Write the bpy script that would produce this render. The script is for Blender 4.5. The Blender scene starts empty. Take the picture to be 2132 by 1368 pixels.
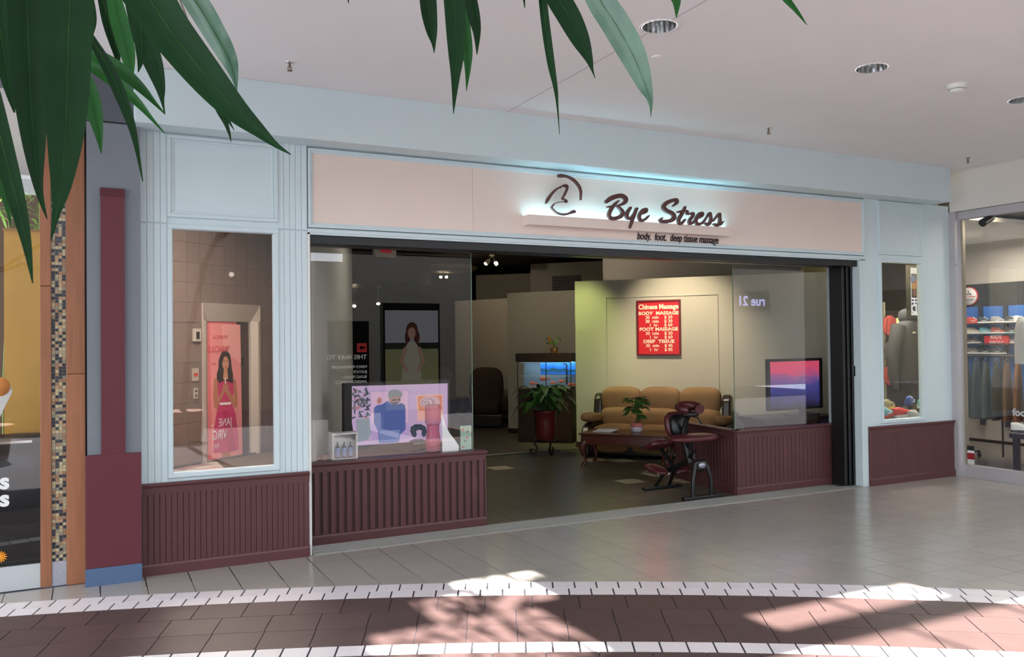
import bpy, bmesh, math, random
from mathutils import Vector, Matrix, Quaternion
random.seed(7)
S = bpy.context.scene
COL = S.collection
def V(*a): return Vector(a)

# ---------------------------------------------------------------- camera
FPX, CX, CY = 1750.0, 1066.0, 684.0
YAW, PIT, ROL = math.radians(26.667), math.radians(.862), math.radians(-.6225)
CAM = V(0, -7.015, 1.76)
Fv = V(math.sin(YAW)*math.cos(PIT), math.cos(YAW)*math.cos(PIT), math.sin(PIT))
Rv = V(math.cos(YAW), -math.sin(YAW), 0)
Uv = Rv.cross(Fv)
_c, _s = math.cos(ROL), math.sin(ROL)
camd = bpy.data.cameras.new('camera'); cam = bpy.data.objects.new('camera', camd); COL.objects.link(cam)
camd.sensor_width = 36; camd.lens = FPX/2132*36; camd.clip_start = .05; camd.clip_end = 200
r_, u_ = Rv*_c+Uv*_s, Uv*_c-Rv*_s
cam.matrix_world = Matrix(((r_.x,u_.x,-Fv.x,CAM.x),(r_.y,u_.y,-Fv.y,CAM.y),(r_.z,u_.z,-Fv.z,CAM.z),(0,0,0,1)))
S.camera = cam

# ---------------------------------------------------------------- sky, sun, exposure
W = bpy.data.worlds.new('world'); S.world = W; W.use_nodes = True
bg = W.node_tree.nodes['Background']; bg.inputs[0].default_value = (.86,.93,1.0,1); bg.inputs[1].default_value = 4.2
SUN = V(0, 3.2, -3.83).normalized()
sl = bpy.data.lights.new('sun', 'SUN'); sl.energy = 36; sl.angle = math.radians(1.0); sl.color = (1,.96,.9)
so = bpy.data.objects.new('sun', sl); so.rotation_euler = SUN.to_track_quat('-Z','Y').to_euler(); so.location = (0,-12,12); COL.objects.link(so)
S.view_settings.view_transform = 'Standard'; S.view_settings.look = 'None'
S.view_settings.gamma = 1; S.view_settings.use_curve_mapping = False
S.view_settings.exposure = 0.18

# ---------------------------------------------------------------- measuring helpers (photograph pixel -> point at a real depth)
def ray(px, py):
    x, y = px-CX, py-CY
    x, y = _c*x+_s*y, -_s*x+_c*y
    return Fv + Rv*(x/FPX) - Uv*(y/FPX)
def PY(px, py, y=0): d = ray(px,py); return CAM + d*((y-CAM.y)/d.y)
def PX(px, py, x): d = ray(px,py); return CAM + d*((x-CAM.x)/d.x)
def PZ(px, py, z=0): d = ray(px,py); return CAM + d*((z-CAM.z)/d.z)
def PK(px, py, k): return CAM + ray(px,py)*k
def plane(o, ex, off=0):
    """vertical plane through o along ex: maps a pixel to (u, z) on it"""
    ex = V(ex.x,ex.y,0).normalized(); n = V(ex.y,-ex.x,0)
    def m(px, py):
        d = ray(px,py); t = (o+n*off-CAM).dot(n)/d.dot(n); q = CAM+d*t
        return (q-o).dot(ex), q.z
    return m

# ---------------------------------------------------------------- materials
def lin(r,g,b): return tuple(((v/255)/12.92 if v/255 <= .04045 else ((v/255+.055)/1.055)**2.4) for v in (r,g,b))
_M = {}
def mat(name, rgb, rough=.6, metal=0, noise=0, scale=8, bump=0, spec=.5, stretch=None):
    if name in _M: return _M[name]
    m = bpy.data.materials.new(name); m.use_nodes = True; _M[name] = m
    nt = m.node_tree; b = nt.nodes['Principled BSDF']; c = lin(*rgb)
    b.inputs['Base Color'].default_value = (*c,1); b.inputs['Roughness'].default_value = rough
    b.inputs['Metallic'].default_value = metal; b.inputs['Specular IOR Level'].default_value = spec
    if noise or bump:
        tc = nt.nodes.new('ShaderNodeTexCoord'); mp = nt.nodes.new('ShaderNodeMapping')
        nt.links.new(tc.outputs['Object'], mp.inputs[0])
        if stretch: mp.inputs['Scale'].default_value = stretch
        n = nt.nodes.new('ShaderNodeTexNoise'); n.inputs['Scale'].default_value = scale; n.inputs['Detail'].default_value = 6
        nt.links.new(mp.outputs[0], n.inputs['Vector'])
        if noise:
            oi = nt.nodes.new('ShaderNodeObjectInfo'); ad = nt.nodes.new('ShaderNodeMath'); ad.operation = 'MULTIPLY_ADD'
            ad.inputs[1].default_value = .35; nt.links.new(oi.outputs['Random'], ad.inputs[0]); nt.links.new(n.outputs['Fac'], ad.inputs[2])
            r = nt.nodes.new('ShaderNodeValToRGB'); r.color_ramp.elements[0].position = .3; r.color_ramp.elements[1].position = 1.0
            r.color_ramp.elements[0].color = (*[v*(1-noise) for v in c],1); r.color_ramp.elements[1].color = (*[min(1,v*(1+noise)) for v in c],1)
            nt.links.new(ad.outputs[0], r.inputs[0]); nt.links.new(r.outputs[0], b.inputs['Base Color'])
        if bump:
            bp = nt.nodes.new('ShaderNodeBump'); bp.inputs['Strength'].default_value = bump; bp.inputs['Distance'].default_value = .01
            nt.links.new(n.outputs['Fac'], bp.inputs['Height']); nt.links.new(bp.outputs[0], b.inputs['Normal'])
    return m
def emi(name, rgb, strength=1):
    if name in _M: return _M[name]
    m = bpy.data.materials.new(name); m.use_nodes = True; _M[name] = m
    b = m.node_tree.nodes['Principled BSDF']; c = (*lin(*rgb),1)
    b.inputs['Base Color'].default_value = (.02,.02,.02,1); b.inputs['Roughness'].default_value = .35
    b.inputs['Emission Color'].default_value = c; b.inputs['Emission Strength'].default_value = strength
    return m
def glass(name, tint=(1,1,1), ior=1.65, extra=0):
    m = bpy.data.materials.new(name); m.use_nodes = True; nt = m.node_tree; nt.nodes.remove(nt.nodes['Principled BSDF'])
    t = nt.nodes.new('ShaderNodeBsdfTransparent'); t.inputs[0].default_value = (*tint,1)
    g = nt.nodes.new('ShaderNodeBsdfGlossy'); g.inputs['Roughness'].default_value = 0
    f = nt.nodes.new('ShaderNodeFresnel'); 
    ge = nt.nodes.new('ShaderNodeNewGeometry'); mx = nt.nodes.new('ShaderNodeMath'); mx.operation = 'MULTIPLY_ADD'
    mx.inputs[1].default_value = 1/ior-ior; mx.inputs[2].default_value = ior; nt.links.new(ge.outputs['Backfacing'], mx.inputs[0]); nt.links.new(mx.outputs[0], f.inputs[0])
    x = nt.nodes.new('ShaderNodeMixShader'); o = nt.nodes['Material Output']
    nt.links.new(f.outputs[0], x.inputs[0]); nt.links.new(t.outputs[0], x.inputs[1]); nt.links.new(g.outputs[0], x.inputs[2]); nt.links.new(x.outputs[0], o.inputs[0])
    return m
def ramp_emi(name, stops, strength, noise=.25, scale=(1.2,6,6), axis=2):
    """a picture on a screen: colour bands disturbed by noise, in object space"""
    m = bpy.data.materials.new(name); m.use_nodes = True; nt = m.node_tree; b = nt.nodes['Principled BSDF']
    tc = nt.nodes.new('ShaderNodeTexCoord'); mp = nt.nodes.new('ShaderNodeMapping'); mp.inputs['Scale'].default_value = scale
    n = nt.nodes.new('ShaderNodeTexNoise'); n.inputs['Scale'].default_value = 1.5; n.inputs['Detail'].default_value = 5
    nt.links.new(tc.outputs['Object'], mp.inputs[0]); nt.links.new(mp.outputs[0], n.inputs['Vector'])
    sp = nt.nodes.new('ShaderNodeSeparateXYZ'); nt.links.new(tc.outputs['Generated'], sp.inputs[0])
    a = nt.nodes.new('ShaderNodeMath'); a.operation = 'MULTIPLY_ADD'; a.inputs[1].default_value = noise
    s2 = nt.nodes.new('ShaderNodeMath'); s2.operation = 'SUBTRACT'; s2.inputs[1].default_value = noise*.5
    nt.links.new(n.outputs['Fac'], a.inputs[0]); nt.links.new(sp.outputs[axis], a.inputs[2]); nt.links.new(a.outputs[0], s2.inputs[0])
    r = nt.nodes.new('ShaderNodeValToRGB'); e = r.color_ramp.elements
    while len(e) < len(stops): e.new(.5)
    for i,(p,c) in enumerate(stops): e[i].position = p; e[i].color = (*lin(*c),1)
    nt.links.new(s2.outputs[0], r.inputs[0]); nt.links.new(r.outputs[0], b.inputs['Emission Color'])
    b.inputs['Emission Strength'].default_value = strength; b.inputs['Base Color'].default_value = (.01,.01,.01,1); b.inputs['Roughness'].default_value = .2
    return m

# ---------------------------------------------------------------- mesh helpers
class MB:
    def __init__(s): s.v = []; s.f = []; s.m = []; s.sm = []; s.mats = []; s.cur = 0
    def use(s, m):
        if m not in s.mats: s.mats.append(m)
        s.cur = s.mats.index(m); return s
    def add(s, vs, fs, smooth=False):
        o = len(s.v); s.v += [tuple(q) for q in vs]
        for f in fs: s.f.append([i+o for i in f]); s.m.append(s.cur); s.sm.append(smooth)
        return s
    def box(s, x0,x1,y0,y1,z0,z1):
        vs = [(x,y,z) for z in (z0,z1) for y in (y0,y1) for x in (x0,x1)]
        return s.add(vs, [(0,2,3,1),(4,5,7,6),(0,1,5,4),(2,6,7,3),(0,4,6,2),(1,3,7,5)])
    def prism(s, poly, d):
        """polygon (3D points) swept by vector d"""
        n = len(poly); d = Vector(d); a = [Vector(p) for p in poly]
        vs = a+[p+d for p in a]
        return s.add(vs, [list(range(n))[::-1], list(range(n,2*n))]+[(i,(i+1)%n,(i+1)%n+n,i+n) for i in range(n)])
    def poly(s, pts): return s.add(pts, [list(range(len(pts)))])
    def tube(s, pts, r, seg=8, cap=True):
        pts = [Vector(p) for p in pts]; n = len(pts); rs = r if isinstance(r,(list,tuple)) else [r]*n
        vs = []; up = V(0,0,1); last = None
        for i,p in enumerate(pts):
            t = (pts[min(i+1,n-1)]-pts[max(i-1,0)]).normalized()
            a = last if last is not None else (t.cross(up) if abs(t.dot(up)) < .95 else t.cross(V(1,0,0)))
            a = (a-t*a.dot(t)).normalized(); last = a; b = t.cross(a)
            vs += [p+(a*math.cos(k*2*math.pi/seg)+b*math.sin(k*2*math.pi/seg))*rs[i] for k in range(seg)]
        fs = [(i*seg+k, i*seg+(k+1)%seg, (i+1)*seg+(k+1)%seg, (i+1)*seg+k) for i in range(n-1) for k in range(seg)]
        s.add(vs, fs, True)
        if cap: s.add(vs[:seg], [list(range(seg))[::-1]]); s.add(vs[-seg:], [list(range(seg))])
        return s
    def lathe(s, prof, c=(0,0,0), seg=24, smooth=True, cap=True, rib=0):
        vs = []; c = Vector(c)
        for r,z in prof:
            for k in range(seg):
                rr = r*(1-(rib if k%2 else 0)); a = k*2*math.pi/seg
                vs.append(c+V(rr*math.cos(a), rr*math.sin(a), z))
        n = len(prof)
        fs = [(i*seg+k, i*seg+(k+1)%seg, (i+1)*seg+(k+1)%seg, (i+1)*seg+k) for i in range(n-1) for k in range(seg)]
        s.add(vs, fs, smooth)
        if cap: s.add(vs[:seg], [list(range(seg))[::-1]]); s.add(vs[-seg:], [list(range(seg))])
        return s
    def cush(s, c, hx,hy,hz, p=4, n=7, rot=None, dent=None):
        """soft block: superellipsoid with half sizes, optionally rotated by a 3x3 matrix"""
        c = Vector(c); idx = {}; vs = []; fs = []
        def vid(q):
            k = tuple(round(t,5) for t in q)
            if k not in idx:
                idx[k] = len(vs); q = Vector(q)
                l = (abs(q.x)**p+abs(q.y)**p+abs(q.z)**p)**(1/p); q = q/l
                w = V(q.x*hx,q.y*hy,q.z*hz)
                if dent: w = dent(w)
                if rot: w = rot @ w
                vs.append(c+w)
            return idx[k]
        g = [-1+2*i/n for i in range(n+1)]; g = [math.copysign(abs(t)**.8,t) for t in g]
        for ax in range(3):
            for sg in (-1,1):
                for i in range(n):
                    for j in range(n):
                        def mk(a,b):
                            q = [0,0,0]; q[ax] = sg; q[(ax+1)%3] = a; q[(ax+2)%3] = b; return vid(q)
                        f = (mk(g[i],g[j]),mk(g[i+1],g[j]),mk(g[i+1],g[j+1]),mk(g[i],g[j+1]))
                        fs.append(f if sg > 0 else f[::-1])
        return s.add(vs, fs, True)
    def ball(s, c, r, n=5): return s.cush(c,r,r,r,2,n)
    def mesh(s, name, m=None):
        me = bpy.data.meshes.new(name); me.from_pydata(s.v, [], s.f)
        if s.mats:
            for q in s.mats: me.materials.append(q)
        elif m: me.materials.append(m)
        me.polygons.foreach_set('use_smooth', s.sm)
        if s.mats: me.polygons.foreach_set('material_index', s.m)
        me.update(); return me
def link(name, data, parent=None, loc=None, rz=0):
    o = bpy.data.objects.new(name, data); COL.objects.link(o)
    if parent: o.parent = parent
    if loc is not None: o.location = loc
    if rz: o.rotation_euler.z = rz
    return o
def obj(name, mb, m=None, parent=None, loc=None, rz=0, bevel=0):
    o = link(name, mb.mesh(name, m), parent, loc, rz)
    if bevel:
        b = o.modifiers.new('bevel','BEVEL'); b.width = bevel; b.segments = 2; b.limit_method = 'ANGLE'
    return o
def box(name, d, m, parent=None, loc=None, rz=0, bevel=0): return obj(name, MB().box(*d), m, parent, loc, rz, bevel)
def empty(name, loc=(0,0,0), rz=0): return link(name, None, None, loc, rz)
def tag(o, label, cat, group=None):
    o['label'] = label; o['category'] = cat
    if group: o['group'] = group
    return o
def thing(name, label, cat, loc=(0,0,0), rz=0, group=None): return tag(empty(name, loc, rz), label, cat, group)
def struct(o): o['kind'] = 'structure'; return o
def dup(root, loc=None, rz=None, label=None):
    def cp(o, par):
        c = o.copy(); COL.objects.link(c); c.parent = par
        for ch in o.children: cp(ch, c)
        return c
    c = cp(root, None)
    if loc is not None: c.location = loc
    if rz is not None: c.rotation_euler.z = rz
    if label: c['label'] = label
    return c
def _tmesh(s, size, extrude, shear, space, fat):
    c = bpy.data.curves.new('t','FONT'); c.body = s; c.size = size; c.extrude = extrude; c.shear = shear
    c.space_character = space; c.offset = fat; c.resolution_u = 3
    o = bpy.data.objects.new('t', c); me = bpy.data.meshes.new_from_object(o)
    bpy.data.objects.remove(o); bpy.data.curves.remove(c); return me
def text(name, s, size, m, parent, mtx, extrude=.002, shear=0, align='LEFT', space=1.0, fat=0, sx=1.0, fit=None):
    """lettering, one mesh per word; fit = total width to stretch to"""
    out = []; pos = 0; mx = lambda me: max(v.co.x for v in me.vertices)
    full = _tmesh(s, size, extrude, shear, space, fat); tot = mx(full); bpy.data.meshes.remove(full)
    if fit: sx = fit/tot
    for w in s.split():
        i = s.index(w, pos); pos = i+len(w)
        me = _tmesh(w, size, extrude, shear, space, fat); pre = _tmesh(s[:pos], size, extrude, shear, space, fat); off = mx(pre)-mx(me); bpy.data.meshes.remove(pre)
        if align == 'CENTER': off -= tot/2
        me.materials.clear(); me.materials.append(m); me.transform(mtx @ Matrix.Diagonal((sx,1,1,1)) @ Matrix.Translation((off,0,0)))
        out.append(link(name, me, parent))
    return out
def face_mtx(o, ex, flip=False):
    """text plane: x along ex, y up, standing at o, facing the camera side"""
    ex = Vector(ex).normalized(); n = V(ex.y,-ex.x,0)
    if flip: return Matrix(((-ex.x,0,n.x,o[0]),(-ex.y,0,n.y,o[1]),(0,1,0,o[2]),(0,0,0,1)))
    return Matrix(((ex.x,0,n.x,o[0]),(ex.y,0,n.y,o[1]),(0,1,0,o[2]),(0,0,0,1)))
def catmull(pts, n=6):
    out = []; P = [pts[0]]+list(pts)+[pts[-1]]
    for i in range(1,len(P)-2):
        for k in range(n):
            t = k/n; out.append(tuple(.5*(2*b+(c-a)*t+(2*a-5*b+4*c-d)*t*t+(-a+3*b-3*c+d)*t**3) for a,b,c,d in zip(P[i-1],P[i],P[i+1],P[i+2])))
    out.append(tuple(pts[-1])); return out
def ribbon(mb, pts, depth, y0):
    """brush stroke in the x-z plane: pts (x, z, width), extruded from y0 to y0+depth, with rounded ends"""
    P = catmull(pts, 6); L = []; R = []
    n = len(P)
    for i,(x,z,w) in enumerate(P):
        a = P[min(i+1,n-1)]; b = P[max(i-1,0)]; tx,tz = a[0]-b[0],a[1]-b[1]; l = math.hypot(tx,tz) or 1; tx/=l; tz/=l
        if i == 0 or i == n-1:
            sg = -1 if i == 0 else 1
            cap = [(x+math.cos(q)*-tz*w/2+sg*math.sin(q)*tx*w/2, z+math.cos(q)*tx*w/2+sg*math.sin(q)*tz*w/2) for q in (0,.5,1.05,1.57)]
            cap2 = [(x-math.cos(q)*-tz*w/2+sg*math.sin(q)*tx*w/2, z-math.cos(q)*tx*w/2+sg*math.sin(q)*tz*w/2) for q in (0,.5,1.05,1.57)]
            if i == 0: L += cap[::-1]; R += cap2[::-1]
            else: L += cap; R += cap2
        else: L.append((x-tz*w/2,z+tx*w/2)); R.append((x+tz*w/2,z-tx*w/2))
    m = len(L); yy = lambda i: y0-.006*i/m
    vs = [(x,yy(i),z) for i,(x,z) in enumerate(L)]+[(x,yy(i),z) for i,(x,z) in enumerate(R)]+[(x,y0+depth,z) for x,z in L]+[(x,y0+depth,z) for x,z in R]
    fs = []
    for i in range(m-1):
        fs += [(i,i+1,m+i+1,m+i),(2*m+i,3*m+i,3*m+i+1,2*m+i+1),(i,2*m+i,2*m+i+1,i+1),(m+i,m+i+1,3*m+i+1,3*m+i)]
    mb.add(vs, fs)
def ell(cx,cy,rx,ry,n=18,a0=0,a1=360): return [(cx+rx*math.cos(math.radians(a0+(a1-a0)*i/n)),cy+ry*math.sin(math.radians(a0+(a1-a0)*i/n))) for i in range(n if a1-a0 >= 360 else n+1)]
def printed(name, o, ex, shapes, parent=None, loc_off=0, step=.0012, glow=0, inv=None):
    """flat print: polygons given in photograph pixels on the vertical plane through o along ex; [(rgb, [(px,py)..])]"""
    pm = plane(o, ex); ex = V(ex.x,ex.y,0).normalized(); n = V(ex.y,-ex.x,0); mb = MB()
    for i,(rgb,pts) in enumerate(shapes):
        nm = ('glow%s_%g' % (rgb,glow)) if glow else 'print%s' % (rgb,)
        mb.use(emi(nm, rgb, glow) if glow else mat(nm, rgb, .5))
        q = []
        for p in pts:
            u,z = pm(*p); q.append(o+ex*u+V(0,0,z-o.z)+n*(loc_off+step*(i+1)))
        ar = sum((q[k-1]-o).dot(ex)*(q[k].z) - (q[k]-o).dot(ex)*q[k-1].z for k in range(len(q)))
        mb.poly(q if ar > 0 else q[::-1])
    r = obj(name, mb, None)
    if parent: r.parent = parent; r.matrix_parent_inverse = parent_matrix(parent).inverted()
    return r
def parent_matrix(p):
    m = Matrix.Translation(p.location) @ p.rotation_euler.to_matrix().to_4x4()
    return m if not p.parent else parent_matrix(p.parent) @ p.matrix_parent_inverse @ m
def adopt(o, parent):
    """parent an object that was built in world coordinates"""
    for q in (o if isinstance(o,list) else [o]): q.parent = parent; q.matrix_parent_inverse = parent_matrix(parent).inverted()
    return o
# ================================================================ palette
m_blue   = mat('pale blue paint', (204,219,223), .55, noise=.03, scale=3)
m_ceil   = mat('ceiling paint', (234,229,228), .8, noise=.03, scale=1.5)
m_beige  = mat('sign panel paint', (230,212,202), .5, noise=.03, scale=2)
m_maroon = mat('maroon wood paint', (88,50,52), .45, noise=.08, scale=30, bump=.05)
m_gap    = mat('maroon groove paint', (62,36,38), .7)
m_black  = mat('black painted metal', (16,16,18), .35)
m_alu    = mat('brushed aluminium', (170,168,165), .35, .9, noise=.06, scale=40, stretch=(1,30,30))
m_chrome = mat('chrome', (215,215,215), .12, 1)
m_white  = mat('white paint', (225,224,220), .5)
m_grout  = mat('dark grout', (56,54,62), .9)
m_gtile  = mat('grey floor tile', (164,158,152), .2, noise=.06, scale=5, bump=.02)
m_wtile  = mat('white border tile', (224,216,218), .3, noise=.05, scale=6)
m_btile  = mat('brown quarry tile', (86,68,66), .45, noise=.12, scale=6, bump=.04, spec=.2)
m_dtile  = mat('dark shop tile', (92,88,74), .3, noise=.1, scale=6)
m_ctile  = mat('cream shop tile', (186,176,150), .35)
m_shopw  = mat('shop wall paint', (188,182,162), .7, noise=.03, scale=3)
m_dark   = mat('dark brown wall', (40,34,30), .7)
m_carpet = mat('brown carpet', (96,84,70), .95, noise=.15, scale=60, bump=.3)
m_grey   = mat('grey plaster', (118,123,130), .7, noise=.06, scale=4, bump=.03)
m_wine   = mat('wine red panel', (94,34,46), .55, noise=.05, scale=6)
m_plinth = mat('slate blue plinth', (78,100,134), .6, noise=.05, scale=6)
m_wood   = mat('orange cedar', (158,102,70), .5, noise=.18, scale=6, stretch=(8,8,.6))
m_steel  = mat('stainless steel', (206,198,188), .5, .45, noise=.04, scale=30, stretch=(20,20,1))
m_glass  = glass('window glass')
ZC, ZH, YH = 3.833, 3.41, -.25
XL, XR = .344, 9.78

# ================================================================ ceiling, header, mall shell
def plate(mb, x0,x1,y0,y1,z,t,holes):
    xs = sorted({x0,x1,*[h[0]-h[2]*1.5 for h in holes],*[h[0]+h[2]*1.5 for h in holes]}); ys = sorted({y0,y1,*[h[1]-h[2]*1.5 for h in holes],*[h[1]+h[2]*1.5 for h in holes]})
    xs = [x for x in xs if x0 <= x <= x1]; ys = [y for y in ys if y0 <= y <= y1]
    for i in range(len(xs)-1):
        for j in range(len(ys)-1):
            cx,cy = (xs[i]+xs[i+1])/2,(ys[j]+ys[j+1])/2
            if not any(abs(cx-h[0]) < h[2]*1.5 and abs(cy-h[1]) < h[2]*1.5 for h in holes): mb.box(xs[i],xs[i+1],ys[j],ys[j+1],z,z+t)
    for hx,hy,r in holes:
        n = 32; a = [(i+.5)*2*math.pi/n for i in range(n)]; o = []
        for q in a:
            c,s = math.cos(q),math.sin(q); k = 1.5*r/max(abs(c),abs(s)); o.append((hx+c*k,hy+s*k,z))
        inn = [(hx+math.cos(q)*r,hy+math.sin(q)*r,z) for q in a]
        co = [(hx+sx*1.5*r,hy+sy*1.5*r,z) for sx,sy in ((1,1),(-1,1),(-1,-1),(1,-1))]
        mb.add(o+inn+co, [((i+1)%n,i,n+i,n+(i+1)%n) for i in range(n)]+[(4,3,2*n),(12,11,2*n+1),(20,19,2*n+2),(28,27,2*n+3)])
DL = [PZ(1373,55,ZC), PZ(1815,142,ZC), PZ(2130,208,ZC)]
seam = PZ(1060,231,ZC).x
ceiling = struct(empty('ceiling'))
holes = [(p.x,p.y,.118) for p in DL]
YE = -4.45
mb = MB(); plate(mb, -5, 16, YE, .3, ZC, .12, holes); obj('ceiling_panel', mb, m_ceil, ceiling)
_d = DL[0].y; mb = MB(); mb.box(seam-.003,seam+.003,_d+.135,-.25,ZC-.0006,ZC+.002); mb.box(seam-.003,seam+.003,YE,_d-.135,ZC-.0006,ZC+.002); obj('seam', mb, mat('ceiling joint',(150,140,150),.8), ceiling)
# unseen roof added to block the sun, skylight openings shaped as sun patches
zr = 5.0; oy = -zr*3.2/3.83
roof = struct(empty('ceiling'))
def rect_holes(x0,x1,y0,y1,rects):
    xs = sorted({x0,x1,*[r[0] for r in rects],*[r[1] for r in rects]}); ys = sorted({y0,y1,*[r[2] for r in rects],*[r[3] for r in rects]})
    return [(xs[i],xs[i+1],ys[j],ys[j+1]) for i in range(len(xs)-1) for j in range(len(ys)-1)
            if not any(r[0] < (xs[i]+xs[i+1])/2 < r[1] and r[2] < (ys[j]+ys[j+1])/2 < r[3] for r in rects)]
sun_patch_holes = [(2.35,3.0,-1.6+oy,-1.2+oy),(1.95,2.85,-2.1+oy,-1.6+oy),(1.45,2.62,-3.1+oy,-2.1+oy),(3.72,5.2,-3.3+oy,-2.9+oy),(3.3,6.6,-4.3+oy,-3.52+oy)]
mb = MB()
for a in rect_holes(-7,18,-9.0,YE,sun_patch_holes): mb.box(*a,zr,zr+.15)
obj('roof_slab', mb, m_ceil, roof)
mb = MB()
for x in (2.33,4.4,5.3): mb.box(x-.02,x+.02,-8.6,-5.3,zr+.15,zr+.22)
obj('skylight_bar', mb, m_white, roof)
box('fascia', (-7,18,YE-.05,YE,ZC,zr+.15), m_ceil, roof)
# far side of the concourse, unseen, stepped to shape sky reflections in the glass
far = struct(empty('wall_back'))
m_far = mat('far shopfronts', (112,106,98), .7, noise=.3, scale=.6)
box('wall_panel', (-14,5.2,-16.3,-16,0,5.4), m_far, far); box('wall_panel', (5.2,6.6,-16.3,-16,0,4.1), m_far, far); box('wall_panel', (6.6,26,-16.3,-16,0,5.6), m_far, far)

hdr = struct(empty('wall_header'))
XH = PY(1980,380,YH).x
box('header_beam', (.30,XH,YH,.12,ZH,ZC), m_blue, hdr, bevel=.004)

# ================================================================ front wall sections
def beads(parent, x0,x1,n,z0,z1,y,m,gap=.003,depth=.012):
    w = (x1-x0)/n; me = MB().box(gap/2,w-gap/2,0,depth,z0,z1).mesh('plank', m)
    for i in range(n):
        o = link('plank', me, parent, (x0+i*w,y-depth,0))
        b = o.modifiers.new('bevel','BEVEL'); b.width = .002; b.segments = 1
def frame(mb, x0,x1,z0,z1,w,y0,y1):
    mb.box(x0,x1,y0,y1,z0,z0+w); mb.box(x0,x1,y0,y1,z1-w,z1); mb.box(x0,x0+w,y0,y1,z0+w,z1-w); mb.box(x1-w,x1,y0,y1,z0+w,z1-w)
def wainscot(parent, x0,x1,n,y,zt=.70,gap=.003,gm=None,ends=0):
    """maroon panelling: base moulding, planks, rail and cap"""
    box('backing', (x0,x1,y,y+.08,0,zt-.02), gm or m_gap, parent)
    beads(parent, x0+.004, x1-.004, n, .085, zt-.075, y, m_maroon, gap)
    p = [(y,0),(y-.024,0),(y-.024,.07),(y-.018,.085),(y-.006,.092),(y,.092)]
    obj('base_moulding', MB().prism([(x0-ends,a,b) for a,b in p], (x1-x0+2*ends,0,0)), m_maroon, parent)
    box('rail', (x0,x1,y-.016,y,zt-.085,zt-.035), m_maroon, parent)
    p = [(y+.09,zt-.035),(y-.018,zt-.035),(y-.026,zt-.022),(y-.034,zt-.018),(y-.034,zt),(y+.09,zt)]
    obj('cap_moulding', MB().prism([(x0-ends*1.5,a,b) for a,b in p], (x1-x0+3*ends,0,0)), m_maroon, parent)
ZB = 2.70    # line between lower and upper tier
def pier(name, x0,x1,mx0,mx1,nb0,nb1,npl):
    w = struct(empty(name)); mz0,mz1 = .765,2.665
    mb = MB(); y0,y1 = .012,.05
    mb.box(x0,mx0,y0,y1,.7,ZH); mb.box(mx1,x1,y0,y1,.7,ZH); mb.box(mx0,mx1,y0,y1,.7,mz0); mb.box(mx0,mx1,y0,y1,mz1,ZH)
    obj('backing', mb, m_blue, w)
    for z0,z1 in ((.70,ZB-.006),(ZB+.006,ZH)):
        if nb0: beads(w, x0,mx0-.035,nb0,z0,z1,.012,m_blue,.002)
        if nb1: beads(w, mx1+.035,x1,nb1,z0,z1,.012,m_blue,.002)
    mb = MB(); frame(mb, mx0-.035,mx1+.035,mz0-.035,mz1+.035,.035,-.012,.05); frame(mb, mx0-.008,mx1+.008,mz0-.008,mz1+.008,.012,.0,.06); obj('window_surround', mb, m_blue, w, bevel=.003)
    mb = MB(); frame(mb, mx0-.035,mx1+.035,ZB+.055,ZH-.012,.03,-.012,.02); frame(mb, mx0-.005,mx1+.005,ZB+.085,ZH-.042,.02,-.004,.02); obj('panel_moulding', mb, m_blue, w, bevel=.004)
    box('panel_board', (mx0-.01,mx1+.01,.004,.02,ZB+.08,ZH-.03), m_blue, w)
    wainscot(w, x0,x1,npl,-.002)
    return w
XM0,XM1 = .572,1.348
XJ = 1.622
pier('wall_left', XL, XJ, XM0, XM1, 4, 5, 30)
XP0 = 8.10; XP = 8.222; XN0,XN1 = 8.49,9.20
pier('wall_right', XP, XR-.03, XN0, XN1, 0, 0, 30)
for i,(a,b) in enumerate(((XM0,XM1),(XN0,XN1))):
    w = struct(empty('window_%d' % (i+1))); box('pane', (a,b,.03,.036,.765,2.665), m_glass, w)  # panes stand for mirrors, clear glass over the built reflections
# sign band above the opening
sb = struct(empty('wall_sign_band')); z0,z1 = ZB+.03,ZH-.015; xs = PY(985,420).x
box('band_backing', (XJ,XP,.03,.16,ZB-.01,ZH), m_blue, sb)
mb = MB(); frame(mb, XJ+.01,XP-.0,z0,z1,.022,-.008,.03); frame(mb, XJ+.03,XP-.02,z0+.02,z1-.02,.02,.004,.03); obj('band_moulding', mb, m_blue, sb, bevel=.004)
box('band_panel', (XJ+.045,xs-.001,.012,.03,z0+.035,z1-.035), m_beige, sb); box('band_panel', (xs+.001,XP-.035,.012,.03,z0+.035,z1-.035), m_beige, sb)
mb = MB(); mb.box(XJ,XP,-.006,.03,ZB-.012,ZB+.02); mb.box(XJ,XP,0,.03,ZB-.03,ZB-.012); obj('band_sill', mb, m_blue, sb, bevel=.002)
# black gate track at the head of the opening, jambs, threshold
t1 = struct(empty('trim_1')); mb = MB()
mb.box(XJ,XP,.03,.10,ZB-.10,ZB-.03); mb.box(XJ,XP,.10,.16,ZB-.07,ZB-.03); mb.box(XJ,XP,.16,.30,ZB-.10,ZB-.02); mb.box(XJ,XP,.30,.48,ZB-.07,ZB-.02)
obj('gate_track', mb, m_black, t1, bevel=.003)
t2 = struct(empty('trim_2'))
box('jamb', (XJ,XJ+.022,.0,.03,0,ZB), m_white, t2); box('jamb_edge', (XJ+.022,XJ+.03,.02,.3,0,ZB), m_black, t2)
box('jamb', (XP-.10,XP,.0,.16,0,ZB-.02), m_blue, t2)
t3 = struct(empty('trim_3')); mb = MB()
mb.box(XJ+.03,XP-.1,-.01,.34,-.002,.004)
for i in range(7): mb.box(XJ+.03,XP-.1,.0+i*.045,.012+i*.045,.004,.009)
obj('threshold', mb, m_alu, t3)
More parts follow.
